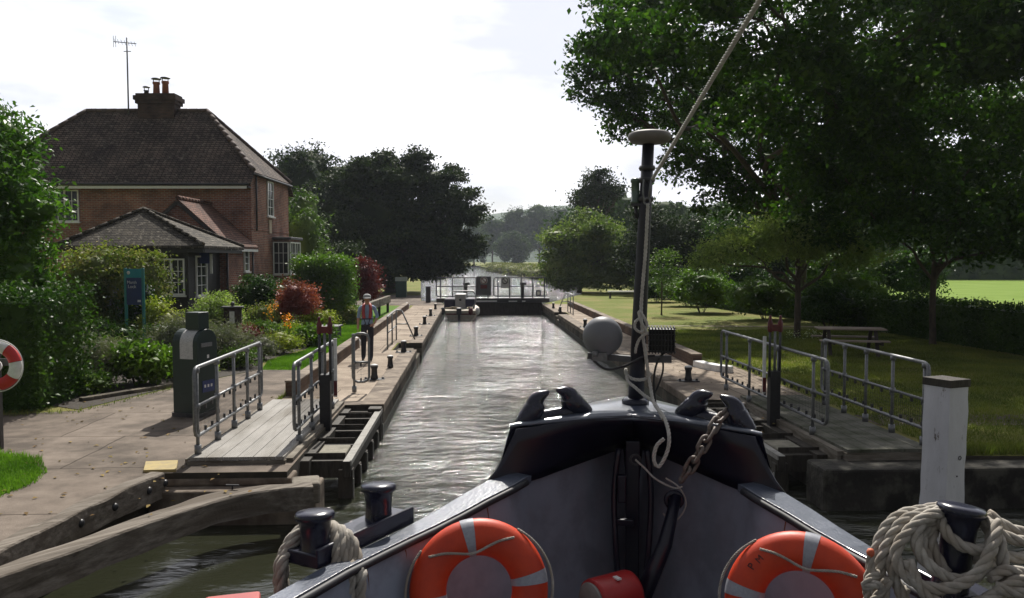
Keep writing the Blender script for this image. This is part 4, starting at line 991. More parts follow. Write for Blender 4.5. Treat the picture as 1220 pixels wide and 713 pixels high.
MB().b6(-.95, -.36, -.45, 1.0, .55, 1.15).build('cover', M('navy_cover', (.015, .015, .04), (.01, .01, .03), .7, 5), mboat, BMt, bevel=.12)
MB().b6(.23, .72, -.4, 1.0, .55, 1.12).build('side_screen', M('navy_screen', (.01, .012, .05), (.01, .01, .03), .3, 5), mboat, BMt)
MB().lathe([(.07, 0), (.07, .02)], (-.06, -.36, 1.08), 14, Matrix.Rotation(R(90), 3, 'X')).build('porthole', black, mboat, BMt)
MB().tube(catmull([(.5, -.7, .6), (.78, -.6, .95), (.7, -.45, 1.5), (.2, -.42, 1.56), (-.5, -.4, 1.54)], 5), .035, 6).build('windscreen_frame', galv, mboat, BMt)
ob = MB().b6(-.20, .06, -1.85, -1.5, .35, .72); ob.b6(-.13, 0, -1.75, -1.6, -.3, .35); ob.build('outboard_motor', dsteel, mboat, BMt, bevel=.04)
MB().b6(-.8, .8, -1.515, -1.503, .33, .40).build('red_stripe', redp, mboat, BMt)
for (x, y, m, lab) in ((.55, -1.62, redp, 'red'), (.9, -1.3, white, 'white'), (-.95, -1.35, dsteel, 'dark')):
    MB().sphere((x, y, .52), .16, 12, 8, sc=(.8, .8, 1.3)).build('fender', m, mboat, BMt)
mb = MB(); rr = random.Random(4)
for i in range(4):
    c = Vector((rr.uniform(-.75, .6), -1.3, .68)); mb.torus(c, .15, .03, 14, 5, Matrix.Rotation(rr.uniform(-.5, .5), 3, 'X'))
mb.build('rope_coil', M('old_rope', (.42, .36, .27), (.3, .25, .18), .9, 20), mboat, BMt)
# ------------------------------------------------------------------ vegetation
lf_oak = leaf_mat('leaf_oak', (.020, .052, .009), (.062, .115, .020), .34, .5, c=(.034, .075, .012))
lf_yew = leaf_mat('leaf_yew', (.018, .034, .014), (.042, .062, .022), .15, .7)
lf_mid = leaf_mat('leaf_mid', (.06, .11, .022), (.12, .18, .045), .25, .55)
lf_dark = leaf_mat('leaf_dark', (.022, .055, .012), (.06, .11, .022), .28, .45)
lf_bright = leaf_mat('leaf_bright', (.07, .14, .02), (.13, .20, .035), .3, .45)
lf_laurel = leaf_mat('leaf_laurel', (.035, .09, .016), (.09, .16, .03), .35, .4)
lf_pale = leaf_mat('leaf_pale', (.17, .22, .09), (.30, .34, .17), .4, .6)
lf_olive = leaf_mat('leaf_olive', (.16, .18, .05), (.28, .23, .11), .3, .6, c=(.12, .15, .05))
lf_red = leaf_mat('leaf_red', (.20, .04, .05), (.34, .09, .09), .3, .5)
lf_purple = leaf_mat('leaf_purple', (.10, .012, .022), (.17, .025, .035), .25, .5)
lf_lav = leaf_mat('leaf_lavender', (.12, .13, .10), (.20, .19, .19), .2, .7)
lf_yel = leaf_mat('leaf_yellow_green', (.20, .24, .04), (.32, .32, .07), .35, .5)
lf_willow = leaf_mat('leaf_willow', (.10, .15, .05), (.20, .23, .10), .3, .6)
lf_far = leaf_mat('leaf_far', (.03, .065, .022), (.065, .11, .035), .15, .7)
fl_orange = leaf_mat('petal_orange', (.75, .22, .03), (.8, .35, .06), .3, .5)
fl_white = leaf_mat('petal_white', (.7, .68, .6), (.75, .75, .7), .3, .5)
fl_blue = leaf_mat('petal_blue', (.16, .13, .30), (.22, .2, .36), .3, .6)
reedm = leaf_mat('reed_leaf', (.13, .15, .06), (.22, .21, .10), .2, .7)
bark = MATS['bark']

# left side
tree('laurel_tree', 'large glossy green laurel tree above the dark hedge at the left edge', (-11.9, 18.2, 0), 1.6, .16,
     [((-11.4, 18.0, 4.3), (2.0, 2.0, 1.9)), ((-10.4, 17.9, 4.1), (.9, .8, .7)), ((-9.9, 17.7, 2.8), (.8, .8, .7)), ((-10.6, 17.6, 3.2), (1.3, 1.3, 1.2)), ((-12.6, 17.5, 2.6), (2, 1.6, 1.2)), ((-10.6, 18.2, 5.1), (1.0, 1, 1.0)), ((-9.35, 17.8, 3.75), (.55, .6, .3)), ((-10.2, 17.6, 2.4), (1.2, 1.0, .8)), ((-13.6, 18, 4.3), (1.8, 1.8, 1.6))],
     34000, .15, lf_laurel, bark, 11, sigma=.2, per=34, core=.74, shell=.75, aspect=.42)
hedge('clipped_hedge', 'tall dense dark green hedge at the left edge behind the lifebuoy', [(-14.5, 15.4), (-7.75, 15.5)], 1.9, 2.05, 26000, .085, lf_dark, 12, rough=.16)
shrub('climbing_shrub', 'large yellow brown topped shrub hiding the office wall left of the lock sign', (-10.9, 24.8, 0), (1.75, 1.2), 3.25, 20000, .11, lf_olive, 13, sigma=.16)
shrub('climbing_shrub', 'dark leafy shrub with pale blue flowers directly behind the lock sign', (-9.7, 24.2, 0), (.6, .6), 2.1, 5000, .10, lf_dark, 14)
shrub('climbing_shrub', 'rounded green shrub between the lock sign and the office window', (-10.7, 24.9, 0), (.8, .8), 2.9, 9000, .09, lf_mid, 15)
shrub('purple_flower_bush', 'bushy plant with dark leaves at the foot of the laurel tree', (-10.9, 20.6, 0), (1.3, .8), 1.9, 8000, .10, lf_dark, 16)
shrub('lavender_bush', 'silvery lavender bush beside the dark hedge at the path edge', (-8.0, 17.5, 0), (.62, .5), 1.05, 6000, .11, lf_lav, 17, sigma=.17, aspect=.13, core=.45, upb=0)
shrub('low_shrub', 'bright green leafy bush left of the ticket machine', (-7.15, 17.6, 0), (.72, .55), .88, 4200, .12, lf_bright, 18, aspect=.6)
shrub('low_shrub', 'small ground hugging green plants at the stone bed edge', (-7.75, 16.5, 0), (.6, .35), .4, 2500, .07, lf_mid, 19)
shrub('lavender_bush', 'pale grey flowering bush behind the ticket machine', (-7.0, 19.8, 0), (.8, .6), 1.35, 8000, .12, lf_lav, 20, sigma=.17, aspect=.13, core=.45, upb=0)
shrub('dome_shrub', 'neat dome of grey green shrub below the office window', (-8.0, 25.4, 0), (1.0, .8), 1.6, 9000, .075, lf_pale, 21, sub=3)
shrub('yellow_shrub', 'yellow green shrub left of the dome shaped bush', (-9.0, 23.6, 0), (.7, .6), 1.55, 5000, .09, lf_yel, 22)
shrub('lavender_bush', 'tall loose lavender bush behind the left handrail', (-6.2, 20.8, 0), (.75, .6), 1.0, 7000, .12, lf_lav, 23, sigma=.17, aspect=.13, core=.45, upb=0)
shrub('dark_shrub', 'dark rounded shrub against the brick wall below the bay window', (-7.75, 30.5, 0), (1.25, .9), 2.15, 9000, .10, lf_dark, 24)
shrub('red_maple', 'low red leaved maple dome beside the lawn', (-6.05, 28.0, 0), (.80, .7), 1.55, 6000, .08, lf_red, 25, sub=7, z0=.9, core=.6)
shrub('yellow_shrub', 'golden green low plant under the red maple', (-5.3, 28.3, 0), (.7, .5), .95, 3000, .09, lf_yel, 26)
shrub('golden_shrub', 'pale olive shrub left of the red maple', (-7.0, 27.4, 0), (.65, .5), 1.2, 3200, .08, lf_olive, 27)
hedge('round_hedge', 'sunlit pale green hedge mass right of the house', [(-7.3, 35.3), (-5.4, 34.8)], 1.7, 2.6, 14000, .11, lf_bright, 28, rough=.2)
hedge('round_hedge', 'darker clipped hedge between the pale hedge and the purple tree', [(-7.6, 42), (-6.5, 42)], 1.5, 2.6, 6000, .13, lf_dark, 29, rough=.15)
tree('purple_tree', 'small purple leaved tree in front of the dark yew', (-6.1, 45.5, 0), .7, .06, [((-6.1, 45.5, 1.7), (.9, .8, 1.0)), ((-5.8, 45.3, 1.1), (.8, .7, .7))], 4500, .13, lf_purple, bark, 30, core=.7, sigma=.18, per=25)
shrub('trough_plant', 'leafy green plant spilling from the dark trough onto the lawn', (-4.95, 25.2, 0), (.8, .5), .62, 3000, .13, lf_bright, 31, aspect=.45)
shrub('dark_red_plant', 'dark red leaved plant beside the notice board', (-6.55, 23.8, 0), (.4, .35), .8, 1600, .10, lf_purple, 32, aspect=.25, upb=0, core=.6)
shrub('grey_plant', 'small grey purple mound at the lawn corner', (-5.6, 21.8, 0), (.42, .36), .62, 2600, .05, lf_lav, 33, aspect=.3)
shrub('yellow_shrub', 'yellow flower clump at the lawn edge beside the trough plant', (-5.45, 23.2, 0), (.55, .45), .62, 2400, .10, lf_yel, 34, aspect=.18, upb=0)
shrub('low_shrub', 'leafy low green plants between notice board and lawn', (-6.3, 24.6, 0), (.7, .5), .85, 3000, .10, lf_mid, 35)
shrub('low_shrub', 'reddish low plant at the right foot of the pale hedge', (-4.9, 33.6, 0), (.45, .4), .7, 1500, .09, lf_olive, 36)
for i, (x, y, rx, h, m, lb) in enumerate([(-7.0, 18.9, .5, .55, lf_mid, 'leafy green filler plant between the bright bush and the pay machine'), (-6.3, 18.4, .5, .45, lf_yel, 'low yellow green plant behind the pay machine base'), (-5.8, 20.2, .5, .5, lf_mid, 'low green plant at the lawn corner behind the handrail'),
        (-6.9, 21.9, .7, .9, lf_mid, 'mid green plant in front of the grey dome bush'), (-8.2, 22.2, .8, 1.0, lf_dark, 'dark green plant below the lock sign on its right'), (-8.6, 19.4, .8, .8, lf_mid, 'mid green plant below the lock sign on its left'),
        (-8.6, 28.3, .7, 1.2, lf_mid, 'green plant against the brick extension wall'), (-5.7, 26.0, .45, .6, lf_yel, 'yellow green plant beside the orange lilies'), (-6.9, 29.3, .7, 1.3, lf_mid, 'green bush left behind the red maple'), (-9.6, 21.9, .8, 1.1, lf_dark, 'dark plant at the foot of the lock sign')]):
    shrub('border_plant', lb, (x, y, 0), (rx, rx * .8), h, 2600, .085, m, 200 + i, sub=5, core=.6, sigma=.12, aspect=.35)
# flower spikes
def flowers(name, label, spots, m, sz, seed, h=.8, k=26):
    rng = np.random.default_rng(seed); root = empty(name, (spots[0][0], spots[0][1], 0)); tag(root, label, 'flowers'); P = []; mb = MB()
    for (x, y, z) in spots:
        P.append(np.array([x, y, z]) + rng.normal(size=(k, 3)) * np.array([.05, .05, .10])); mb.tube([(x, y, 0), (x, y, z)], .008, 4)
    leaf_object('petals', np.concatenate(P), sz, m, root, rng); mb.build('stem', bark if False else MATS['stemg'], root)
MATS['stemg'] = M('plant_stem', (.06, .11, .03), (.04, .08, .02), .8, 9)
flowers('torch_lily', 'orange torch lilies beside the red maple', [(-6.3, 25.4, 1.15), (-6.18, 25.5, 1.25), (-6.25, 25.2, 1.0), (-5.5, 23.9, 1.0), (-5.35, 23.8, .85), (-5.42, 24.0, .92)], fl_orange, .07, 40)
flowers('blue_flowers', 'pale blue flowers on the dark shrub left of the sign', [(-10.4 + .16 * i, 23.6, 1.5 + .35 * math.sin(i * 2.1)) for i in range(9)], fl_blue, .07, 41, k=16)
flowers('white_flowers', 'small white flowers round the foot of the first lawn tree', [(10.7 + .13 * i, 26.6 + .1 * math.sin(i), .16) for i in range(11)], fl_white, .06, 42, k=9)
mb = MB()
for i in range(12):
    t = i / 11; x = -7.35 + 1.0 * t; y = 15.6 + 1.6 * t; mb.box((x, y, .03), (.22, .16, .10), .9 + .1 * math.sin(i * 5))
tag(mb.build('stone_edging', conc, bevel=.02), 'low rough stone edging in front of the lavender bed', 'edging')

# behind
rng0 = np.random.default_rng(99)
tree('yew_tree', 'huge dark evergreen tree beyond the lawn, left of the river', (-6.6, 66, 0), 2.4, .7,
     expand([((-6.8, 66, 6.0), (6.2, 5, 4.6)), ((-3.0, 65, 4.2), (3.6, 3.5, 2.9)), ((-1.2, 65, 6.6), (2.2, 2.5, 1.9)), ((-6.0, 66, 9.2), (3.6, 3, 2.7)), ((-3.0, 66, 9.0), (2.6, 2.5, 1.8)), ((-8.8, 66, 9.0), (2.6, 2.5, 1.7)), ((-11.5, 66, 7.0), (3.2, 3, 3.0)), ((-.2, 65, 3.6), (1.5, 2, 1.2)), ((-8, 64, 2.8), (5.5, 3.5, 2.4)), ((-3.2, 65, 2.2), (2.6, 2.5, 1.7)), ((-7.2, 66, 10.7), (1.5, 1.5, 1.0)), ((-4.5, 66, 10.9), (1.2, 1.5, .9))], 7, 5),
     95000, .26, lf_yew, bark, 51, sigma=.26, per=40, core=.62, shell=.7, step=8)
tree('mixed_tree', 'grey green leafy tree close behind the right corner of the house', (-11.0, 47, 0), 1.5, .2,
     sublobes((-10.2, 47, 3.6), (2.3, 2, 3.2), 6, rng0), 12000, .17, lf_mid, bark, 52, core=.7, sigma=.3)
tree('mixed_tree', 'dark tree behind the house top right, left of the yew', (-15, 74, 0), 3, .4, sublobes((-14.5, 74, 7.5), (5, 4, 5.5), 8, rng0), 22000, .3, lf_yew, bark, 53, core=.75, sigma=.5)
tree('thin_tree', 'thin crowned tree showing over the left end of the house roof', (-25.5, 50, 0), 5, .2, [((-25.5, 50, 8.0), (1.6, 1.5, 1.6)), ((-23.6, 50, 8.6), (1.2, 1, .7))], 1600, .22, lf_dark, bark, 54, sigma=.35, per=20)
hedge('boundary_hedge', 'dark tall hedge closing the garden left behind the purple tree', [(-17, 50), (-8, 55)], 2, 3.4, 16000, .2, lf_yew, 55, rough=.3)
# reeds
def reeds(label, pts, h, n, seed, m=reedm, name='reeds', kind=None):
    rng = np.random.default_rng(seed); r_ = empty(name, (pts[0][0], pts[0][1], WZ)); tag(r_, label, 'reeds', kind=kind)
    P = []
    for (x, y, rx, ry) in pts:
        q = rng.normal(size=(n, 3)) * np.array([rx * .5, ry * .5, 0]); q[:, 2] = rng.uniform(0, 1, n) ** .7 * h * (1 - .25 * np.abs(q[:, 0]) / rx) ; P.append(q + np.array([x, y, WZ]))
    leaf_object('leaves', np.concatenate(P), .55, m, r_, rng, aspect=.25, upb=0, core=[((x, y, WZ + h * .3), (rx * .9, ry * .9, h * .55)) for (x, y, rx, ry) in pts])
reeds('reed clump on the left river bank below the yew', [(-7.4, 146.5, 2.6, 1.5)], 2.6, 2500, 60)
reeds('dark waterside bush on the left river bank beyond the reed clump', [(-5.0, 205, 3.2, 2)], 4.4, 2200, 61, lf_far, 'waterside_bush')
reeds('long low reed bank on the right side of the river bend', [(6.5 + t * 1.25, 222 - t * 17, 3.0, 9) for t in range(6)], 2.5, 1700, 62)
# far trees beyond the river
far_specs = [(-5, 300, 14, 6.5), (1, 335, 18, 8), (9, 345, 22, 9), (19, 350, 26, 10.5), (29, 345, 28, 11), (41, 350, 28, 11), (52, 330, 25, 11), (15, 290, 13, 6), (33, 290, 15, 8), (44, 265, 14, 8), (-16, 320, 14, 8), (64, 330, 20, 11)]
flabs = ['low dark tree at the left end of the far river bank', 'dark tree at the far bend directly above the open water', 'mid height tree right of the far bend', 'tall rounded tree left of centre on the far bank', 'tallest rounded tree on the far bank', 'broad tree behind the tallest far bank tree', 'far tree partly hidden behind the boat mast', 'small front tree above the reed bank', 'front rank tree above the reed bank at its right end', 'right front tree of the far rank beside the lawn trees', 'far tree hidden mostly behind the yew', 'far tree behind the lawn trees at right']
for i, ((x, y, h, r), lb) in enumerate(zip(far_specs, flabs)):
    rg = np.random.default_rng(70 + i)
    tree('riverside_tree', lb, (x, y, 0), h * .3, .5, expand(sublobes((x, y, h * .52), (r, r * .8, h * .47), 7, rg), 3, i), 9000, .75, lf_far, bark, 70 + i, group='trees along the far river bank', sigma=.8, per=26, core=.75, shell=.75, limbs=False)
# trees right of the channel, middle distance
mid = [('willow_tree', 'grey green spreading tree at the left end of the right lawn', (8.9, 66, 0), 1.6, .25, [((8.9, 66, 3.2), (3.0, 3, 2.6)), ((7.0, 65, 2.2), (1.7, 2, 1.7)), ((10.5, 66, 4.6), (2.6, 2.5, 2.4)), ((11.8, 65, 2.6), (2.2, 2, 2.0)), ((8.4, 64.5, 1.3), (2.6, 2.3, 1.2)), ((11.4, 64, 1.2), (2.4, 2, 1.2))], 24000, .22, lf_willow, .3),
       ('tall_tree', 'tall thin crowned tree rising behind the grey green tree left of the mast', (13.2, 84, 0), 6, .3, [((13.2, 84, 8), (2.4, 2, 3.5)), ((13.0, 84, 11.2), (1.3, 1.2, 1.0)), ((14.8, 84, 9.8), (1.5, 1.3, 1.0)), ((11.6, 84, 8.6), (1.3, 1.3, 1.0))], 7000, .3, lf_yew, .4),
       ('round_tree', 'dark green tree right behind the boat mast', (14.5, 62, 0), 2, .25, [((14.8, 62, 4.0), (3.2, 3, 3.4)), ((13.2, 60, 2.6), (2, 2, 1.8)), ((17.5, 62, 3.4), (2.8, 2.5, 2.6))], 18000, .22, lf_yew, .35),
       ('round_tree', 'dark tree in the back row between mast and orchard tree', (19, 58, 0), 2.6, .22, [((19.5, 58, 5.0), (3.0, 3, 2.3)), ((23, 59, 5.2), (3, 3, 2.6))], 14000, .22, lf_dark, .35)]
for i, (nm, lb, b, ht, rt, lobes, n, lf, m, sg_) in enumerate(mid):
    tree(nm, lb, b, ht, rt, expand(lobes, 5, 60 + i), int(n * 1.3), lf, m, bark, 90 + i, core=.66 if i != 1 else .35, sigma=sg_, per=32)
tree('sapling', 'young thin stemmed tree on the right lawn right of the mast', (9.15, 38.3, 0), 1.5, .05, [((9.2, 38.3, 2.4), (.9, .8, .8)), ((9.3, 38.3, 1.9), (.7, .7, .5))], 1800, .10, lf_mid, bark, 95, sigma=.16, per=18)
# orchard tree near picnic table
rg = np.random.default_rng(101)
tree('orchard_tree', 'pale leaved spreading tree on the lawn behind the right gate handrail', (11.25, 27.2, 0), 2.0, .15,
     [((11.2, 27.2, 3.2), (1.7, 1.5, .7)), ((9.3, 27.2, 3.1), (1.5, 1.3, .65)), ((8.2, 27.6, 2.75), (.8, .8, .5)), ((13.0, 27.0, 3.0), (1.3, 1.3, .65)), ((10.4, 26.5, 3.7), (1.3, 1.2, .5)), ((12.3, 27.6, 3.6), (1.2, 1.1, .5))],
     15000, .115, lf_pale, bark, 101, sigma=.2, per=22, twigs=3, shell=.4)
tree('lawn_tree', 'round tree with straight trunk on the lawn at right near the hedge', (14.55, 24.6, 0), 2.6, .135,
     expand([((14.6, 25.5, 6.2), (4.6, 4.2, 3.0)), ((11.8, 25, 5.2), (2.6, 2.5, 1.8)), ((17.4, 25, 5.0), (3.0, 3, 2.0)), ((14.6, 23.4, 3.9), (3.0, 2.0, 1.2)), ((16.5, 23.0, 3.3), (1.6, 1.4, .9)), ((13.2, 24.6, 8.6), (2.8, 2.6, 2.2)), ((17.5, 25.4, 8.2), (3, 2.8, 2.2))], 5, 9),
     46000, .18, lf_oak, bark, 102, sigma=.24, per=34, core=0, shell=.6, twigs=2, step=6)
# the big oak overhanging from the right
oak_l = [((5.0, 24.5, 9.6), (2.0, 2.2, 1.3)), ((8.2, 22.5, 9.4), (3.0, 3.0, 2.2)), ((12.3, 21.5, 9.0), (3.4, 2.6, 2.2)), ((15.8, 22, 10.4), (3.6, 3.0, 2.6)), ((10.0, 25.5, 12.6), (4.5, 3.0, 2.0)), ((7.0, 20.5, 11.0), (2.6, 2.4, 1.6)), ((11.5, 25.0, 7.4), (3.4, 3, 1.8)), ((15.5, 36, 9.6), (7.2, 6.5, 5.0)), ((8.6, 33.6, 9.6), (3.8, 4.0, 2.6)), ((5.6, 33.2, 11.2), (2.0, 2.4, 1.6)), ((6.6, 33.0, 8.7), (1.9, 2.2, 1.2)), ((9.0, 33.5, 12.8), (4.2, 4.0, 2.2)), ((15.2, 34.0, 14.6), (6.4, 5.5, 3.4)),
         ((21.5, 35, 9.4), (5.0, 5, 4.8)), ((12.0, 31.5, 6.0), (3.6, 3.0, 2.0)), ((17.5, 31.8, 5.8), (3.6, 3.0, 2.0)), ((9.2, 32.4, 6.4), (1.7, 2.0, 1.0)), ((4.9, 33.0, 9.7), (1.1, 1.5, .8)), ((6.6, 33.2, 13.4), (2.0, 2.4, 1.7)), ((22, 31, 5.6), (3.6, 3.0, 2.2)), ((21.5, 33, 14.8), (4.6, 4.5, 3.0))]
oak_l = [(c if c[1] < 26 else (c[0] * 1.06, c[1] + 2.2, c[2] * 1.04), r if c[1] < 26 else (r[0] * 1.05, r[1] * .62, r[2])) for c, r in oak_l]
tree('oak_tree', 'massive dark oak overhanging the whole right side of the lawn', (15.3, 37.0, 0), 4.2, .36, expand(oak_l, 7, 8, f=.42, keep=.86), 165000, .22, lf_oak, bark, 103, sigma=.25, per=34, core=0, shell=.5, twigs=2, step=8)
# hedges and shrubs on the right
hedge('field_hedge', 'long clipped hedge between the right lawn and the bright field', [(15.9, 20), (15.7, 27), (15.4, 34), (14.2, 41), (13.8, 49)], 1.0, 1.28, 30000, .10, lf_dark, 110, rough=.12)
RS = [('broad dark shrub behind the orchard tree trunk', 13.2, 35.5, 1.8, 1.2, 1.9, lf_mid), ('bright green shrub left of the orchard tree', 11.6, 40, 1.9, 1.4, 2.2, lf_bright), ('rounded green shrub beyond the bright one toward the mast', 12.4, 45.5, 1.6, 1.3, 1.6, lf_mid),
      ('green bush between the two lawn tree trunks', 16.0, 33.0, 1.9, 1.3, 2.3, lf_bright), ('dark bush behind the picnic table', 14.0, 30.8, 1.5, 1.1, 1.7, lf_dark), ('dark squat bush near the small sapling', 11.6, 50, 1.4, 1.1, 1.4, lf_dark), ('low dark bush under the far lawn trees', 14.5, 54, 2.4, 1.4, 1.6, lf_yew)]
for i, (lb, x, y, rx, ry, h, m) in enumerate(RS): shrub('garden_shrub', lb, (x, y, 0), (rx, ry), h, 7000, .13, m, 120 + i, sigma=.16)
for i, x in enumerate((-6, 14, 32, 52, 72, 95)):
    rg = np.random.default_rng(140 + i); X_ = 30 + x; Y_ = 120 + 8 * math.sin(i * 2.0)
    tree('field_tree', ['tree at the back of the bright field behind the mast', 'second tree along the back of the field', 'tree at the back of the field above the picnic table', 'fourth tree along the back of the field', 'field edge tree above the right hedge', 'outermost tree at the right end of the field'][i], (X_, Y_, 0), 3, .4,
         sublobes((X_, Y_, 6.5), (10.5, 5, 6), 7, rg), 5500, .7, lf_far, bark, 140 + i, group='trees behind the field', core=.8, sigma=.8, per=26, limbs=False)
hedge('field_boundary', 'dark tree belt closing the far side of the bright field', [(24, 112), (80, 104), (150, 96)], 5, 6.5, 16000, .55, lf_far, 150, rough=.7)
for i, (x, y, rx, h, m, lb) in enumerate([(18.2, 40, 2.0, 2.9, lf_dark, 'tall dark shrub behind the orchard tree, left of the open field'), (21.0, 44, 2.2, 3.2, lf_mid, 'tall green shrub between the orchard tree and the lawn tree trunk'), (17.2, 51, 2.2, 2.6, lf_dark, 'tall dark shrub beyond the field hedge near the sapling'),
        (24.8, 44, 2.4, 3.3, lf_dark, 'tall dark shrub directly left of the lawn tree trunk'), (22, 57, 3, 3.4, lf_yew, 'dark shrub mass behind the gap of bright field'), (27.5, 58, 3, 3.4, lf_dark, 'green shrub mass far behind the picnic table')]):
    shrub('boundary_shrub', lb, (x, y, 0), (rx, rx * .7), h, 8000, .17, m, 160 + i, sub=7, sigma=.22)
r_ = empty('field_fence', (13.5, 60, 0)); tag(r_, 'low wooden post fence at the start of the bright field', 'fence')
for i in range(7): MB().b6(13.0 + i * 1.2, 13.12 + i * 1.2, 56.0, 56.1, 0, 1.2).build('post', woodd, r_)
mb = MB()
for z in (.5, .95): mb.b6(13.0, 20.3, 56.03, 56.06, z, z + .09)
mb.build('rail', woodd, r_)

# grass blades on the near lawn patches
def blades(label, poly, n, seed, m, h=.05):
    rng = np.random.default_rng(seed); P = np.array(poly); lo, hi = P.min(0), P.max(0); pts = []
    q = rng.uniform(lo, hi, (n, 2)); ins = np.zeros(n, bool); j = len(P) - 1
    for i in range(len(P)):
        xi, yi = P[i]; xj, yj = P[j]
        ins ^= ((yi > q[:, 1]) != (yj > q[:, 1])) & (q[:, 0] < (xj - xi) * (q[:, 1] - yi) / (yj - yi + 1e-12) + xi); j = i
    q = q[ins]; N = len(q); a = rng.uniform(0, 2 * PI, N); hh = h * rng.uniform(.5, 1.3, N); w_ = .006
    dx, dy = np.cos(a) * w_, np.sin(a) * w_; lx, ly = rng.normal(0, .3, (2, N)) * hh
    V = np.stack([np.stack([q[:, 0] - dx, q[:, 1] - dy, np.full(N, .004)], 1), np.stack([q[:, 0] + dx, q[:, 1] + dy, np.full(N, .004)], 1), np.stack([q[:, 0] + lx, q[:, 1] + ly, hh], 1)], 1).reshape(-1, 3)
    me = bpy.data.meshes.new('grass_blades'); me.vertices.add(3 * N); me.vertices.foreach_set('co', V.astype(np.float32).ravel())
    me.loops.add(3 * N); me.loops.foreach_set('vertex_index', np.arange(3 * N, dtype=np.int32)); me.polygons.add(N); me.polygons.foreach_set('loop_start', (np.arange(N) * 3).astype(np.int32)); me.update(calc_edges=True)
    me.materials.append(m); o = bpy.data.objects.new('grass_blades', me); COL.objects.link(o); tag(o, label, 'grass', kind='stuff')
bl = leaf_mat('grass_blade', (.07, .15, .02), (.14, .23, .04), .35, .5); bl2 = leaf_mat('grass_blade_dry', (.09, .12, .03), (.19, .19, .07), .35, .6)
blades('short bright grass on the patch at the left edge', [(-6.7, 11.42), (-5.95, 11.05), (-5.42, 10.3), (-5.3, 9.8), (-5.4, 9.2), (-6.2, 8.3), (-9, 8), (-9, 11.2)], 60000, 1, bl)
blades('short bright grass on the garden lawn', [(-3.72, 19.65), (-5.1, 19.8), (-5.4, 21.5), (-4.9, 24), (-5.3, 29), (-6, 38), (-3.75, 38)], 110000, 2, bl, .06)
blades('mown grass on the shaded right lawn', [(6.65, 10.7), (6.65, 19.5), (6, 24), (6, 30), (15, 30), (15.2, 14), (12, 10.7)], 200000, 3, bl2, .06)

blades('weeds along the foot of the dark hedge', [(-14, 12.6), (-7.0, 14.5), (-6.3, 16.9), (-6.15, 16.85), (-6.85, 14.35), (-14, 12.35)], 9000, 4, bl2, .10)
blades('weeds along the left lawn kerb', [(-3.72, 15.3), (-3.66, 15.3), (-3.66, 44), (-3.72, 44)], 6000, 5, bl2, .09)
blades('weeds along the right lawn kerb', [(5.80, 20), (5.90, 20), (5.90, 46), (5.80, 46)], 9000, 6, bl2, .11)
blades('rough grass on the bank top by the right gate', [(6.4, 10.6), (12, 10.55), (12, 10.9), (6.4, 10.95)], 9000, 7, bl2, .14)
blades('moss and weeds at the turf edge beside the guide beam', [(-5.35, 9.0), (-5.25, 9.8), (-5.38, 10.35), (-5.85, 11.1), (-6.7, 11.55), (-6.7, 11.4), (-5.95, 11.0), (-5.45, 10.3), (-5.36, 9.8), (-5.45, 9.2)], 5000, 8, bl, .08)
rngl = np.random.default_rng(31); q = np.concatenate([np.stack([rngl.uniform(-9, -2.5, 260), rngl.uniform(8.5, 16, 260), np.full(260, .014)], 1), np.stack([rngl.uniform(4.3, 14, 700), rngl.uniform(12, 34, 700), np.full(700, .03)], 1)])
lo_ = leaf_object('fallen_leaves', q, .07, leaf_mat('leaf_fallen', (.12, .07, .03), (.20, .15, .05), .1, .8), None, rngl, upb=3); tag(lo_, 'scattered fallen leaves on the paving and lawn', 'leaves', kind='stuff')

# ------------------------------------------------------------------ picnic table
p = G(1018, 424); PM = Matrix.Translation((p.x, p.y + .3, 0)) @ Matrix.Rotation(R(-14), 4, 'Z')
r_ = empty('picnic_table', None, mat=PM); tag(r_, 'dark wooden picnic table with joined benches under the trees at right', 'picnic table')
pw_ = M('picnic_lit_wood', (.34, .28, .23), (.22, .17, .14), .8, 6, bump=.5, stretch=(.5, 4, 4)); pd = M('picnic_dark', (.055, .042, .035), (.035, .028, .024), .8, 6)  # sunlight on top and benches put into a paler wood colour
mb = MB()
for i in range(5): mb.b6(-.9, .9, -.36 + i * .146, -.36 + i * .146 + .135, .72, .76)
mb.build('table_top', pw_, r_, PM)
for y in (-.75, .62):
    mb = MB(); mb.b6(-.9, .9, y, y + .13, .42, .46).b6(-.9, .9, y + .14, y + .25 - .12 * 0, .42, .46); mb.build('bench', pw_, r_, PM)
for x in (-.62, .62):
    for s__ in (-1, 1): MB().beam((x, s__ * .62, 0), (x, s__ * .25, .72), .09, .05).build('leg', pd, r_, PM)
    MB().beam((x + .055, -.85, .39), (x + .055, .85, .39), .045, .09).build('cross_bar', pd, r_, PM)
# garden bench with orange cover in the distance
r_ = empty('garden_bench', (12.2, 62, 0)); tag(r_, 'distant low bench with a dark top and small orange item beside the mast', 'bench')
MB().b6(9.4, 12.0, 54.8, 55.3, .42, .50).build('seat', white, r_)
for x in (9.5, 11.8): MB().b6(x, x + .1, 54.9, 55.2, 0, .418).build('leg', pd, r_)
MB().b6(11.3, 11.9, 54.85, 55.2, .502, .78).build('orange_cushion', oran, r_, bevel=.04)

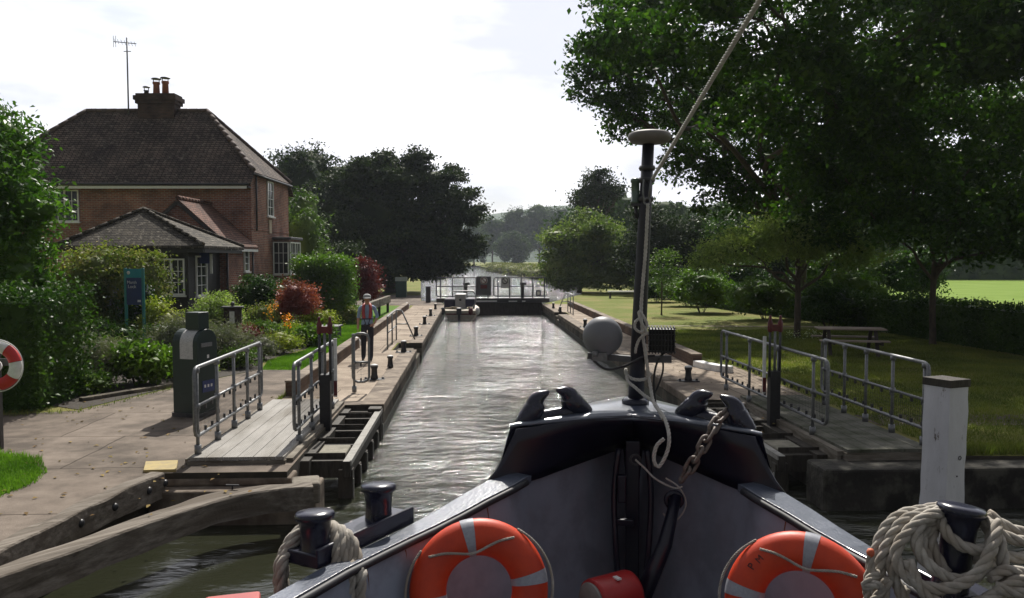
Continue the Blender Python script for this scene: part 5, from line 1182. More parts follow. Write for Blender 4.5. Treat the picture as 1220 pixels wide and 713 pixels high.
# ------------------------------------------------------------------ white mooring post (right foreground)
Wp = W(1124, 470, 6.5); r_ = empty('mooring_post', (Wp.x, Wp.y, WZ - .5)); tag(r_, 'square white painted timber post with black cap standing at the right', 'post')
wpaint = M('flaking_white', (.62, .62, .66), (.52, .52, .55), .7, 4, detail=10, bump=.5, bscale=14, c3=None, stretch=(1, 1, .4))
n_ = wpaint.node_tree; l_ = n_.links.new; pb = n_.nodes['Principled BSDF']; src = pb.inputs['Base Color'].links[0].from_socket
tcn = node(n_, "ShaderNodeTexCoord"); mpn = node(n_, "ShaderNodeMapping"); mpn.inputs['Scale'].default_value = (1, 1, .28); l_(tcn.outputs['Object'], mpn.inputs[0])
nn = node(n_, "ShaderNodeTexNoise", Scale=9, Detail=10, Roughness=.8); l_(mpn.outputs[0], nn.inputs[0]); rr_n = node(n_, "ShaderNodeValToRGB"); rr_n.color_ramp.elements[0].position = .60; rr_n.color_ramp.elements[1].position = .64; l_(nn.outputs['Fac'], rr_n.inputs[0])
mx = node(n_, "ShaderNodeMixRGB"); l_(rr_n.outputs[0], mx.inputs[0]); l_(src, mx.inputs[1]); mx.inputs[2].default_value = (.10, .075, .06, 1); l_(mx.outputs[0], pb.inputs['Base Color'])
PMt = Matrix.Translation((Wp.x, Wp.y, 0)) @ Matrix.Rotation(R(24), 4, 'Z') @ Matrix.Rotation(R(1.2), 4, 'Y')
mb = MB(); V = []; nzs = 24; hw = .122
for i in range(nzs + 1):
    z = -1.1 + (1.66 + 1.1) * i / nzs
    for (sx, sy) in ((-1, -.5), (-1, .5), (-1, 1), (0, 1), (1, 1), (1, 0), (1, -1), (.3, -1), (-.5, -1), (-1, -1)):
        d = .006 * noise.noise(Vector((sx * 3, sy * 3, z * 2.5))) + (.010 if abs(sx) == 1 and abs(sy) == 1 else 0) * -(.4 + noise.noise(Vector((sx * 5, sy * 5, z * 6))))
        V.append(Vector((sx * (hw + d), sy * (hw + d), z)))
k = 10
mb.add(V, [(i * k + j, i * k + (j + 1) % k, (i + 1) * k + (j + 1) % k, (i + 1) * k + j) for i in range(nzs) for j in range(k)] + [tuple(nzs * k + j for j in range(k))])
mb.build('shaft', wpaint, r_, PMt)
MB().b6(-hw - .008, hw + .008, -hw - .008, hw + .008, 1.64, 1.705).build('cap', woodd, r_, PMt, bevel=.006)
mb = MB(); Mx = Matrix.Rotation(R(90), 3, 'X'); mb.torus((.03, -hw - .004, 1.05), .016, .003, 16, 5, Mx); mb.lathe([(.006, 0), (.006, .006)], (.0, -hw - .002, .9), 8, Mx); mb.build('bolt', dsteel, r_, PMt)
# ------------------------------------------------------------------ our boat (boat frame: x right, y forward)
BT = empty('barge_bow', None, mat=BM.copy()); tag(BT, 'dark blue barge bow with grey bulwark and black fore plate, seen from aboard', 'boat')
navy = M('navy_paint', (.006, .007, .020), (.014, .015, .034), .26, 6, detail=5, bump=.12, bscale=26, spec=.6)
fasc = M('navy_fascia', (.005, .005, .014), (.008, .008, .02), .32, 5, bump=.08)
greyp = M('bulwark_grey', (.27, .305, .37), (.235, .265, .325), .6, 1.6, detail=8, bump=.2, bscale=5, spec=.3, dist=.01, c3=(.205, .225, .27), s3=3.5)
railp = M('rail_paint', (.085, .10, .14), (.055, .07, .10), .30, 9, detail=8, bump=.6, bscale=45, spec=1.0, dist=.006)
railp.node_tree.nodes['Principled BSDF'].inputs['Coat Weight'].default_value = .6
railp.node_tree.nodes['Principled BSDF'].inputs['Coat Roughness'].default_value = .12
E = EYE
ST = [(-5, 1.95), (0, 1.98), (1.5, 1.95), (2.6, 1.86), (3.3, 1.72), (3.9, 1.545), (4.2, 1.43), (4.6, 1.27), (5.0, 1.055), (5.3, .86), (5.55, .70), (5.8, .53), (6.05, .34), (6.25, .17), (6.4, .02)]
def hb(v):
    for (a, x), (b, y) in zip(ST, ST[1:]):
        if a <= v <= b: t = (v - a) / (b - a); return x + (y - x) * t
    return ST[-1][1]
def zr(v):          # rail height below the eye
    return E - (1.585 if v < 4.5 else 1.585 - .14 * ((v - 4.5) / .8) ** 1.3 if v < 5.3 else 1.445)
vv = [-5, -2, 0, 1, 2, 2.6, 3.0, 3.3, 3.6, 3.9, 4.2, 4.4, 4.6, 4.8, 5.0, 5.1, 5.2, 5.25, 5.3, 5.35, 5.45, 5.6, 5.75, 5.9, 6.05, 6.2, 6.3, 6.4]
def insetpt(v, d, z, s):
    """point d inboard of the outline at station v"""
    e = .02; dx = (hb(min(v + e, 6.4)) - hb(v - e)); n = Vector((-2 * e, dx, 0)).normalized()  # inward for +x side
    p = Vector((hb(v), v, 0)) + n * d
    if p.x < .012: p.x = .012
    return Vector((s * p.x, p.y, z))
RW = lambda v: .10 + .09 * max(0, min(1, (v - 4.4) / .8))
# rail cap
mb = MB()
for s in (-1, 1):
    V = []; rows = [v for v in vv if v <= 5.36]
    for v in rows:
        z = zr(v); V += [insetpt(v, -.02, z - .05, s), insetpt(v, -.02, z, s), insetpt(v, RW(v), z + .004, s), insetpt(v, RW(v), z - .045, s)]
    mb.add(V, [(i * 4 + j, i * 4 + (j + 1) % 4, (i + 1) * 4 + (j + 1) % 4, (i + 1) * 4 + j) for i in range(len(rows) - 1) for j in range(4)] + [(0, 1, 2, 3)])
mb.build('gunwale', railp, BT, BM, bevel=.008)
mb = MB()
for s in (-1, 1):
    P = [insetpt(v, RW(v) + .012, zr(v) - .025, s) for v in vv if v <= 5.3]; mb.tube(P, .022, 8)
mb.build('rubbing_bead', M('bead_black', (.01, .01, .014), (.02, .02, .025), .6, 9), BT, BM)
# hull outside
mb = MB()
for s in (-1, 1):
    V = []
    for v in vv:
        ztop = zr(v) - .03 if v <= 5.2 else min(E - 1.15, zr(v) - .03 + ((v - 5.2) / .15) ** 1.6 * .36)
        h = hb(v); V += [Vector((s * (h + .0), v, ztop)), Vector((s * (h * .97), v - .02, .6)), Vector((s * max(.01, h * .9 - .02), v - .1, -.2)), Vector((s * max(.01, h * .8 - .08), v - .25, -1.2))]
    mb.add(V, [(i * 4 + j, i * 4 + j + 1, (i + 1) * 4 + j + 1, (i + 1) * 4 + j) for i in range(len(vv) - 1) for j in range(3)], 0, True)
mb.build('hull', navy, BT, BM)
# inner bulwark
mb = MB(); iv = [-1, 0, 1, 2, 2.6, 3.0, 3.3, 3.6, 3.9, 4.2, 4.4, 4.6, 4.8, 5.0, 5.15, 5.3, 5.45, 5.6, 5.75, 5.9, 6.05, 6.2, 6.3]
def bz(v):
    pts = [(5.3, 577), (5.46, 569), (5.62, 559), (5.78, 548), (5.93, 537), (6.0, 530), (6.4, 529)]
    if v <= 5.3: return zr(v) - .045
    for (a_, y0), (b_, y1) in zip(pts, pts[1:]):
        if a_ <= v <= b_:
            py = y0 + (y1 - y0) * (v - a_) / (b_ - a_); return B(700, py, v).z - .025
    return E - 1.3
for s in (-1, 1):
    V = []
    for v in iv:
        for j in range(7):
            t = j / 6; zt_ = bz(v); z = zt_ - t * (zt_ - (E - 3.1))
            p = insetpt(v, RW(v) * (1 if v < 5.26 else .62 if v < 5.32 else .3) + .006 + .20 * t * (1 + .4 * t), z, s); V.append(p)
    mb.add(V, [(i * 7 + j, i * 7 + j + 1, (i + 1) * 7 + j + 1, (i + 1) * 7 + j) for i in range(len(iv) - 1) for j in range(6)], 0, True)
mb.build('bulwark', greyp, BT, BM)
mb = MB(); P = [insetpt(v, .1, E - 2.95, 1) for v in iv] + [insetpt(v, .1, E - 2.95, -1) for v in iv[::-1]]; mb.prism([tuple(p) for p in P], (0, 0, -.05)); mb.build('deck', M('deck_paint', (.05, .055, .06), (.035, .04, .045), .7, 5), BT, BM)
# bow top plate + fascia + curved wings
def arc_edge(n=24):
    o = []
    for i in range(n + 1):
        u = -.83 + 1.66 * i / n; q = abs(u) / .83
        o.append((u, 5.36 + .16 * (1 - q * q), E - 1.085 - .055 * q * q))
    return o
ae = arc_edge(); topz = lambda u: E - 1.085 - .055 * (abs(u) / .83) ** 2
def outer(u):
    v = 6.4
    for k in range(200):
        v = 6.4 - k * .006
        if hb(v) >= abs(u): break
    return v
V = []; 
for (u, v, z) in ae:
    ov = outer(u) + .02
    for j in range(5):
        t = j / 4; V.append(Vector((u, v + (max(ov, v + .02) - v) * t, z + .015 * math.sin(PI * t))))
k = 5; n = len(ae)
mb = MB().add(V, [(i * k + j, (i + 1) * k + j, (i + 1) * k + j + 1, i * k + j + 1) for i in range(n - 1) for j in range(k - 1)], 0, True)
mb.build('fore_plate', railp, BT, BM, solid=.02)
# fascia: black plate band under the fore plate, sweeping down into the gunwale each side
topp = [(580, 574, 5.20), (592, 560, 5.23), (601, 544, 5.27), (609, 526, 5.31), (616, 511, 5.345), (637, 508.5, 5.40), (660, 505, 5.44), (690, 501, 5.48), (725, 498.5, 5.51), (757, 497.5, 5.52)]
botp = [(581, 575, 5.20), (592, 577, 5.22), (602, 578, 5.25), (611, 578, 5.28), (620, 577, 5.31), (645, 569, 5.46), (672, 559, 5.62), (702, 548, 5.78), (733, 537, 5.93), (757, 530, 6.0)]
mb = MB()
for s in (-1, 1):
    V = []
    for (a_, b_) in zip(topp, botp):
        a3, b3_ = B(*a_), B(*b_); a3.x = -abs(a3.x) if a_[0] < 757 else 0; b3_.x = -abs(b3_.x) if b_[0] < 757 else 0
        for j in range(5):
            t = j / 4; q = a3.lerp(b3_, t); q.y -= 0; q.z -= .004; V.append(Vector((-s * q.x, q.y, q.z)))
    mb.add(V, [(i * 5 + j, i * 5 + j + 1, (i + 1) * 5 + j + 1, (i + 1) * 5 + j) for i in range(9) for j in range(4)], 0, True)
mb.build('fascia', fasc, BT, BM, solid=-.02)
# weld seams and rust runs on the bulwark plating
rust = M('rust_run', (.16, .07, .035), (.10, .05, .03), .9, 20)
for s in (-1, 1):
    for v in (3.7, 4.5, 5.15):
        P = []
        for j in range(9):
            t = j / 8; zt_ = bz(v); P.append(insetpt(v, RW(v) + .002 + .20 * t * (1 + .4 * t), zt_ - .02 - t * (zt_ - (E - 3.0)), s))
        MB().tube(P, .006, 5).build('weld_seam', greyp, BT, BM)
    for v, dn in ((4.05, .16), (4.78, .10), (5.0, .22), (4.36, .07)):
        P = []
        for j in range(6):
            t = j / 5 * dn / 1.4; zt_ = bz(v); P.append(insetpt(v + .004 * math.sin(j), RW(v) + .0055 + .20 * t, zt_ - .01 - t * 1.4, s))
        MB().tube(P, [.006, .005, .004, .003, .002, .001], 5).build('rust_streak', rust, BT, BM)
# stem inside and brackets
MB().b6(-.05, .05, 5.75, 6.2, E - 2.95, E - 1.3).build('stem_post', fasc, BT, BM, bevel=.01)
for s in (-1, 1):
    P = [(s * .10, 5.72, E - 1.35), (s * .13, 5.68, E - 1.7), (s * .10, 5.6, E - 2.2), (s * .05, 5.62, E - 2.8)]
    MB().tube(catmull(P, 5), .022, 8).build('stem_cable', fasc, BT, BM)
MB().box((-.075, 5.66, E - 1.62), (.06, .05, .20)).box((-.05, 5.66, E - 1.86), (.12, .04, .05)).build('cleat_block', fasc, BT, BM, bevel=.01)
# panels seams on bulwark
# fairleads (open horn type)
def fairlead(s, name='fairlead'):
    uc, vc = s * .55, 5.60
    T_ = Matrix.Translation((uc, vc, E - 1.125)) @ Matrix.Rotation(-s * R(28), 4, 'Z') @ Matrix.Rotation(s * R(6), 4, 'Y')
    mb = MB()
    for e in (-1, 1):
        P = [(e * .275, 0, .0), (e * .225, 0, .03), (e * .17, 0, .07), (e * .14, 0, .11), (e * .125, -.005, .15), (e * .095, -.012, .178), (e * .055, -.02, .195), (e * .028, -.022, .207)]
        P = catmull(P, 5); N = len(P); RD = [.035, .062, .078, .076, .062, .046, .026, .009]
        rad = [RD[min(7, i // 5)] + (RD[min(7, i // 5 + 1)] - RD[min(7, i // 5)]) * (i % 5) / 5 for i in range(N)]
        mb.tube(P, rad, 14)
    mb.tube([(-.2, 0, .03), (-.1, 0, .028), (.1, 0, .028), (.2, 0, .03)], [.06, .05, .05, .06], 12); mb.box((0, 0, .0), (.46, .14, .03))
    return mb.build(name, navy, BT, BM @ T_, bevel=0)
fairlead(-1); fairlead(1)
# bollards
def bollard_b(px, py, v, lab=None, tilt=0, r=.078):
    p = B(px, py, v); T_ = Matrix.Translation(p) @ Matrix.Rotation(R(tilt), 4, 'Y') @ Matrix.Rotation(R(-4), 4, 'X')
    h = p.z - zr(v) + .02
    prof = [(r * 1.15, -h), (r * 1.05, -h * .8), (r * .96, -h * .5), (r, -.10), (r * 1.1, -.045), (r * 1.32, -.035), (r * 1.35, -.012), (r * 1.25, 0), (r * .6, .006)]
    MB().lathe(prof, (0, 0, 0), 28).build('bollard', navy, BT, BM @ T_)
    return p
b1 = bollard_b(375, 610, 4.0, tilt=-2); b2 = bollard_b(451, 577, 4.5, tilt=-1); b3 = bollard_b(1146, 603, 3.95, tilt=8)
for (pa, pb_, s) in ((b1, b2, -1), (b3, Vector((b3.x - .05, b3.y + .12, b3.z)), 1)):
    d = Vector((pb_.x - pa.x, pb_.y - pa.y, 0)).normalized(); a = Vector((pa.x, pa.y, zr(4) + .02)) - d * .10; b = Vector((pb_.x, pb_.y, zr(4.5) + .025)) + d * (.20 if s < 0 else .02)
    mb = MB().beam(a, b, .22, .075); n_d = Vector((-d.y, d.x, 0)) * (.10 * (-1 if s < 0 else 1)); mb.beam(a + n_d + Vector((0, 0, .045)), b + n_d + Vector((0, 0, .045)), .02, .05)
    mb.build('bollard_base', navy, BT, BM, bevel=.008)
# red corner box lower left
p = B(296, 712, 3.6); MB().box((p.x - .06, p.y - .05, p.z - .07), (.26, .22, .13), R(25)).build('red_locker', M('faded_red', (.42, .07, .06), (.34, .05, .05), .6, 5), BT, BM, bevel=.015)

# ---- mast
mt = MB(); pb0 = B(757, 480, 6.0); pt0 = B(772.5, 170, 6.0)
Pm = [pb0 - Vector((0, 0, .05)), pb0.lerp(pt0, .35), pb0.lerp(pt0, .7), pt0]
MST = mt.tube(Pm, [.060, .054, .048, .043], 18).build('mast', M('mast_black', (.012, .012, .02), (.02, .02, .03), .5, 8, bump=.15), BT, BM)
MB().lathe([(.10, -.02), (.10, .02), (.075, .04)], tuple(pb0), 20).build('mast_foot', navy, MST, BM)
pc = B(774, 163, 6.0)
MB().lathe([(.05, -.055), (.13, -.045), (.155, -.02), (.158, 0), (.15, .022), (.12, .035), (.05, .045)], tuple(pc), 28).build('mast_cap', M('weathered_cap', (.16, .14, .125), (.11, .10, .09), .6, 6), MST, BM)
for py, r_ in ((200, .054), (214, .056), (236, .055)): p = pb0.lerp(pt0, (478 - py) / 308); MB().lathe([(r_, -.018), (r_ + .008, 0), (r_, .018)], tuple(p), 16).build('clamp_ring', dsteel, MST, BM)
p = B(757, 228, 6.0)
MB().lathe([(.036, -.09), (.036, -.075), (.03, -.072), (.03, .06), (.036, .065), (.036, .085), (.02, .095)], tuple(p), 16).build('navigation_lamp', M('lamp_green_grey', (.10, .15, .11), (.07, .10, .08), .3, 4), MST, BM)
mb = MB().box((p.x + .02, p.y, p.z - .10), (.10, .06, .02)).tube([(p.x, p.y, p.z - .1), (p.x + .01, p.y, p.z - .2)], .014, 6); mb.build('lamp_bracket', dsteel, MST, BM)
# brackets
a, b = B(700, 424, 5.98), B(752, 428, 5.98); c, d = B(768, 428, 5.98), B(800, 428, 5.98)
MB().beam(a, b, .05, .045).beam(c, d, .05, .05).build('cross_bracket', galv if False else M('bracket_steel', (.10, .10, .105), (.06, .06, .065), .45, 12), MST, BM)
p = B(718, 401, 5.98)
Mx = Matrix.Rotation(R(90), 3, 'X')
MB().sphere(tuple(p), .148, 28, 18, sc=(1, .78, 1)).build('lamp_dome', M('dome_grey', (.17, .175, .19), (.15, .155, .17), .5, 3), MST, BM)
mb = MB().box((p.x - .02, p.y - .04, p.z - .145), (.11, .08, .06)).tube([(p.x - .05, p.y - .1, p.z - .14), (p.x - .05, p.y - .1, p.z - .10)], .02, 8); mb.build('dome_mount', galv, MST, BM)
p = B(788, 405, 5.98); mb = MB().box(tuple(p), (.17, .12, .17))
for i in range(9):
    x = p.x - .09 + i * .0225; mb.b6(x - .004, x + .004, p.y - .10, p.y + .09, p.z - .095, p.z + .10)
for i in range(5): z = p.z - .08 + i * .04; mb.b6(p.x - .1, p.x + .1, p.y - .09, p.y - .06, z - .005, z + .005)
mb.build('finned_floodlight', black, MST, BM, bevel=.003)
mb = MB()
mb.tube(catmull([B(793, 418, 6), B(783, 432, 5.95), B(779, 455, 5.95), B(782, 490, 5.95)], 6), .008, 6)
mb.tube(catmull([B(788, 418, 6), B(790, 440, 5.95), B(784, 460, 5.95), B(779, 470, 5.95)], 6), .008, 6)
mb.tube(catmull([B(705, 428, 5.92), B(722, 440, 5.9), B(745, 436, 5.88), B(765, 426, 5.88), B(780, 424, 5.9)], 6), .010, 6)
mb.build('cable', black, MST, BM)

# ---- ropes on mast
ropem = M('white_rope', (.50, .485, .45), (.36, .345, .31), .85, 40, bump=.5, bscale=200, dist=.002)
ropeg = M('grey_rope', (.44, .41, .36), (.26, .235, .20), .9, 18, bump=.6, bscale=260, c3=(.30, .26, .21), s3=6, dist=.003)
def rope_obj(label, P, r, m=ropem, name='rope', k=8, closed=False, smooth=True, cat='rope'):
    o = MB().rope(P, r, k, closed, smooth=smooth).build(name, m, None, BM); return tag(o, label, cat)
p0 = B(777, 214, 5.93); p1 = B(905, 0, 3.6); ext = p1 + (p1 - p0) * .6
rope_obj('taut white rope running from the mast head up to the top of the view', [p0, p0.lerp(ext, .33), p0.lerp(ext, .66), ext], .0125, smooth=False)
mb = MB(); q = B(771, 238, 5.92); mb.torus(tuple(B(771, 240, 5.91)), .022, .007, 18, 8, Mx); mb.tube(catmull([B(767, 214, 5.91), B(766, 228, 5.9), B(768, 240, 5.9)], 4), .007, 6); mb.tube([B(776, 214, 5.92), B(773, 236, 5.91)], .009, 6)
o = mb.build('shackle', galv, None, BM); tag(o, 'small galvanised shackle joining the ropes near the mast head', 'shackle')
rope_obj('white halyard hanging down the mast ending in a looped tail over the fore plate',
         [B(772, 243, 5.9), B(769, 300, 5.9), B(764, 365, 5.9), B(766, 400, 5.89), B(770, 428, 5.86), B(774, 455, 5.84), B(779, 480, 5.7), B(791, 497, 5.5), B(797, 518, 5.36), B(795, 538, 5.33), B(785, 556, 5.31), B(779, 548, 5.31), B(782, 532, 5.31), B(791, 523, 5.31)], .0125)
rope_obj('white rope knot tied round the mast above the floodlight', [B(764, 378, 5.90), B(757, 384, 5.87), B(757, 392, 5.86), B(765, 396, 5.84), B(771, 388, 5.84), B(766, 376, 5.85), B(761, 372, 5.86), B(764, 384, 5.83), B(770, 396, 5.83), B(762, 404, 5.85), B(758, 414, 5.87), B(757, 421, 5.88)], .0105)
rope_obj('white rope lashing wrapped round the mast below the bracket', [B(776, 445, 5.9), B(768, 452, 5.87), B(755, 452, 5.88), B(746, 446, 5.92), B(746, 440, 5.98), B(748, 454, 5.86), B(757, 462, 5.82), B(766, 470, 5.8), B(772, 474, 5.76), B(781, 482, 5.7), B(790, 500, 5.5)], .012)
# small line and hook inside the bow
mb = MB().torus(tuple(B(757, 548, 5.62)), .035, .008, 18, 8, Mx).build('ring_bolt', dsteel, BT, BM)
rope_obj('thin white lashing line hanging from a hook inside the bow', [B(757, 548, 5.6), B(768, 558, 5.58), B(780, 570, 5.55), B(796, 579, 5.52), B(806, 582, 5.5), B(813, 580, 5.5)], .007)
rope_obj('thin white cord loop hanging beside the chain inside the bow', [B(793, 570, 5.52), B(808, 580, 5.5), B(817, 597, 5.5), B(813, 612, 5.5), B(801, 622, 5.5), B(790, 612, 5.5)], .006)
# hanging anchor shank
o = MB().tube([B(806, 590, 5.45), B(792, 650, 5.3), B(765, 712, 5.1)], [.035, .05, .06], 10); o.torus(tuple(B(803, 596, 5.45)), .05, .02, 16, 8, Mx)
tag(o.build('anchor', fasc, None, BM), 'dark anchor shank leaning inside the bow below the chain', 'anchor')
# chain from right fairlead
chm = M('rusty_chain', (.20, .17, .15), (.10, .08, .07), .55, 25, metal=.3, bump=.4)
ca = [B(881, 487, 5.66),  B(862, 494, 5.50), B(851, 508, 5.42), B(842, 524, 5.36), B(832, 541, 5.33), B(823, 556, 5.32), B(816, 566, 5.33)]
C_ = empty('mooring_chain', tuple(BM @ ca[3])); tag(C_, 'short heavy rusty chain through the right fairlead of the bow', 'chain')
cp = catmull(ca, 10); D = [0]
for i in range(1, len(cp)): D.append(D[-1] + (cp[i] - cp[i - 1]).length)
nl = int(D[-1] / .075)
for i in range(nl + 1):
    t = D[-1] * i / nl; j = max(0, min(len(cp) - 2, next((q for q in range(len(D) - 1) if D[q + 1] >= t), len(cp) - 2)))
    c = cp[j].lerp(cp[j + 1], (t - D[j]) / max(D[j + 1] - D[j], 1e-6)); dr = (cp[j + 1] - cp[j]).normalized()
    sd_ = dr.cross(Vector((0, 1, .3))).normalized(); up = sd_.cross(dr)
    if i % 2: sd_, up = up, sd_
    P = []
    for a in range(16):
        an = 2 * PI * a / 16; e = .028 if math.cos(an) > 0 else -.028
        P.append(c + dr * (math.cos(an) * .030 + e) + sd_ * math.sin(an) * .032)
    MB().tube(P, .0125, 8, closed=True).build('link', chm, C_, BM)

# ---- lifebuoys
def lifebuoy(cpx, cpy, v, rotz, tilt, lab, roll, text=None):
    p = B(cpx, cpy, v); M_ = BM @ Matrix.Translation(p) @ Matrix.Rotation(R(rotz), 4, 'Z') @ Matrix.Rotation(R(90 + tilt), 4, 'X') @ Matrix.Rotation(R(roll), 4, 'Z')
    L_ = empty('lifebuoy', tuple(M_.translation)); tag(L_, lab, 'lifebuoy', 'orange lifebuoys hung inside the bulwark')
    Rm, r = .288, .103
    MB().torus((0, 0, 0), Rm, r, 64, 20, rs=.72).build('ring', oran, L_, M_)
    refl = M('reflective_band', (.36, .37, .41), (.28, .29, .33), .35, 60, stretch=(1, 1, 1), spec=.6)
    for k in range(4):
        a = R(90 * k); MB().torus((0, 0, 0), Rm, r + .0022, 6, 20, rs=.725, a0=a - .10, a1=a + .10).build('reflective_band', refl, L_, M_)
    for k in range(4):
        a0, a1 = R(90 * k + 45), R(90 * k + 135); P = []
        for i in range(9):
            t = i / 8; a = a0 + (a1 - a0) * t; rr = Rm + r * .55 - (Rm * .62) * math.sin(PI * t) * .75; P.append((rr * math.cos(a), rr * math.sin(a), r * .60 + .014 + .012 * math.sin(PI * t)))
        if k in (0, 2): P = [(x * 1.0, y * 1.0, z) for x, y, z in P]
        else:
            P = [((Rm + r * 1.02 + .02 * math.sin(PI * i / 8)) * math.cos(a0 + (a1 - a0) * i / 8), (Rm + r * 1.02 + .02 * math.sin(PI * i / 8)) * math.sin(a0 + (a1 - a0) * i / 8), r * .35 * math.cos(PI * (i / 8 - .5) * 1.0) + .01) for i in range(9)]
        MB().rope(P, .0075, 4).build('grab_line', ropeg, L_, M_)
    if text:
        for (ch_, ang, sz_) in text:
            v_, f_ = text_mesh(ch_, sz_, .001); a = R(ang); T2 = Matrix.Translation(((Rm + .015) * math.cos(a), (Rm + .015) * math.sin(a), r * .725 + .0005)) @ Matrix.Rotation(a - R(90) + R(10), 4, 'Z')
            MB().add([T2 @ q for q in v_], f_).build('marker_lettering', M('marker_ink', (.05, .02, .02), (.07, .02, .02), .7, 8), L_, M_)
    return L_
lifebuoy(571, 703, 4.35, 16, -14, 'orange lifebuoy with grey bands hung on the left inside bulwark', 10)
lifebuoy(953, 724, 4.35, -16, -14, 'orange lifebuoy marked P M hung on the right inside bulwark', -8, text=(('P', 152, .055), ('M', 141, .05)))
# red lamp or canister low in the bow
p = B(706, 718, 4.85); M_ = BM @ Matrix.Translation(p) @ Matrix.Rotation(R(-50), 4, 'Z')
K = empty('red_canister', tuple(M_.translation)); tag(K, 'red canister with round grey end lying low inside the bow', 'canister')
My = Matrix.Rotation(R(90), 3, 'X')
MB().lathe([(.135, -.30), (.14, -.28), (.14, -.02), (.135, 0)], (0, 0, 0), 30, My).build('body', M('canister_red', (.40, .02, .02), (.3, .015, .015), .4, 5), K, M_)
MB().lathe([(.118, .0), (.122, .012), (.115, .02), (.02, .022)], (0, 0, 0), 30, My).build('end_cap', M('cap_grey', (.24, .25, .23), (.19, .20, .18), .6, 7, bump=.3), K, M_)
MB().box((.05, .15, .138), (.05, .03, .01)).build('label', white, K, M_)
# small two eyed bracket on the bulwark
q = B(990, 651, 4.5); Mb = Matrix.Rotation(R(-60), 3, 'Z') @ Matrix.Rotation(R(90), 3, 'X')
MB().torus(q, .020, .007, 16, 6, Mb).torus(q + Vector((0, 0, -.045)), .020, .007, 16, 6, Mb).build('eye_bracket', greyp, BT, BM)
# ---- mooring ropes
def loop(c, ru, rv, zs, a0, a1, n, wob=0, seed=0):
    rr = random.Random(seed); o = []
    for i in range(n):
        a = a0 + (a1 - a0) * i / (n - 1); o.append(Vector((c.x + ru * math.cos(a), c.y + rv * math.sin(a), zs(i / (n - 1)) + rr.uniform(-wob, wob))))
    return o
# left bollard: long bights hung over it, nearly vertical on both sides
rr = random.Random(2)
RL = empty('rope_coil', tuple(BM @ Vector((b1.x, b1.y, zr(4))))); tag(RL, 'thick grey white rope looped in coils over the left rope bollard', 'rope', 'mooring ropes hung on the bow bollards')
for i in range(4):
    xl = -.135 - .040 * i * .6 + (.05 if i > 1 else 0); xr = .125 + .048 * i; t0 = -.115 - .012 * i; dy = .045 * (i % 2) - .02 * i
    P = [(xl * .5 + .02, -.09 + dy, -.62), (xl + .0, -.08 + dy, -.42), (xl - .015, -.05 + dy, -.26), (xl + .01, -.01, t0 - .05), (xl * .62, .06, t0 + .01), (0, .115 + .02 * i, t0 + .02), (xr * .62, .07, t0), (xr * .92, .0, t0 - .07 - .02 * i), (xr + .01, -.05 + dy, -.30), (xr, -.07 + dy, -.46), (xr - .03, -.08 + dy, -.64)]
    MB().rope([Vector(q) + Vector((b1.x, b1.y, b1.z)) for q in P], .029, 6).build('rope_turn', ropeg, RL, BM)
# right bollard: big untidy heap
RR = empty('rope_coil', tuple(BM @ Vector((b3.x, b3.y, zr(4))))); tag(RR, 'big untidy heap of thick white rope wound over the right bollard', 'rope', 'mooring ropes hung on the bow bollards')
def turn(P, r=.0265): MB().rope([Vector(q) + Vector((b3.x, b3.y, b3.z)) for q in P], r, 7).build('rope_turn', ropeg, RR, BM)
turn([(-.09, .0, -.045), (-.095, -.06, -.095), (-.05, -.11, -.145), (.03, -.12, -.165), (.095, -.08, -.15), (.11, -.02, -.10), (.06, .09, -.06), (-.05, .09, -.045), (-.09, .0, -.045)])
turn([(.08, .02, -.06), (.115, -.06, -.075), (.125, -.13, -.17), (.115, -.165, -.29), (.085, -.18, -.42), (.06, -.19, -.60)])
def hp(x, y, dv=0.0):            # measured from the photo: position of a point of the heap at depth of the bollard
    q = B(x, y, 3.95 + dv); return (q.x - b3.x, q.y - b3.y, q.z - b3.z)
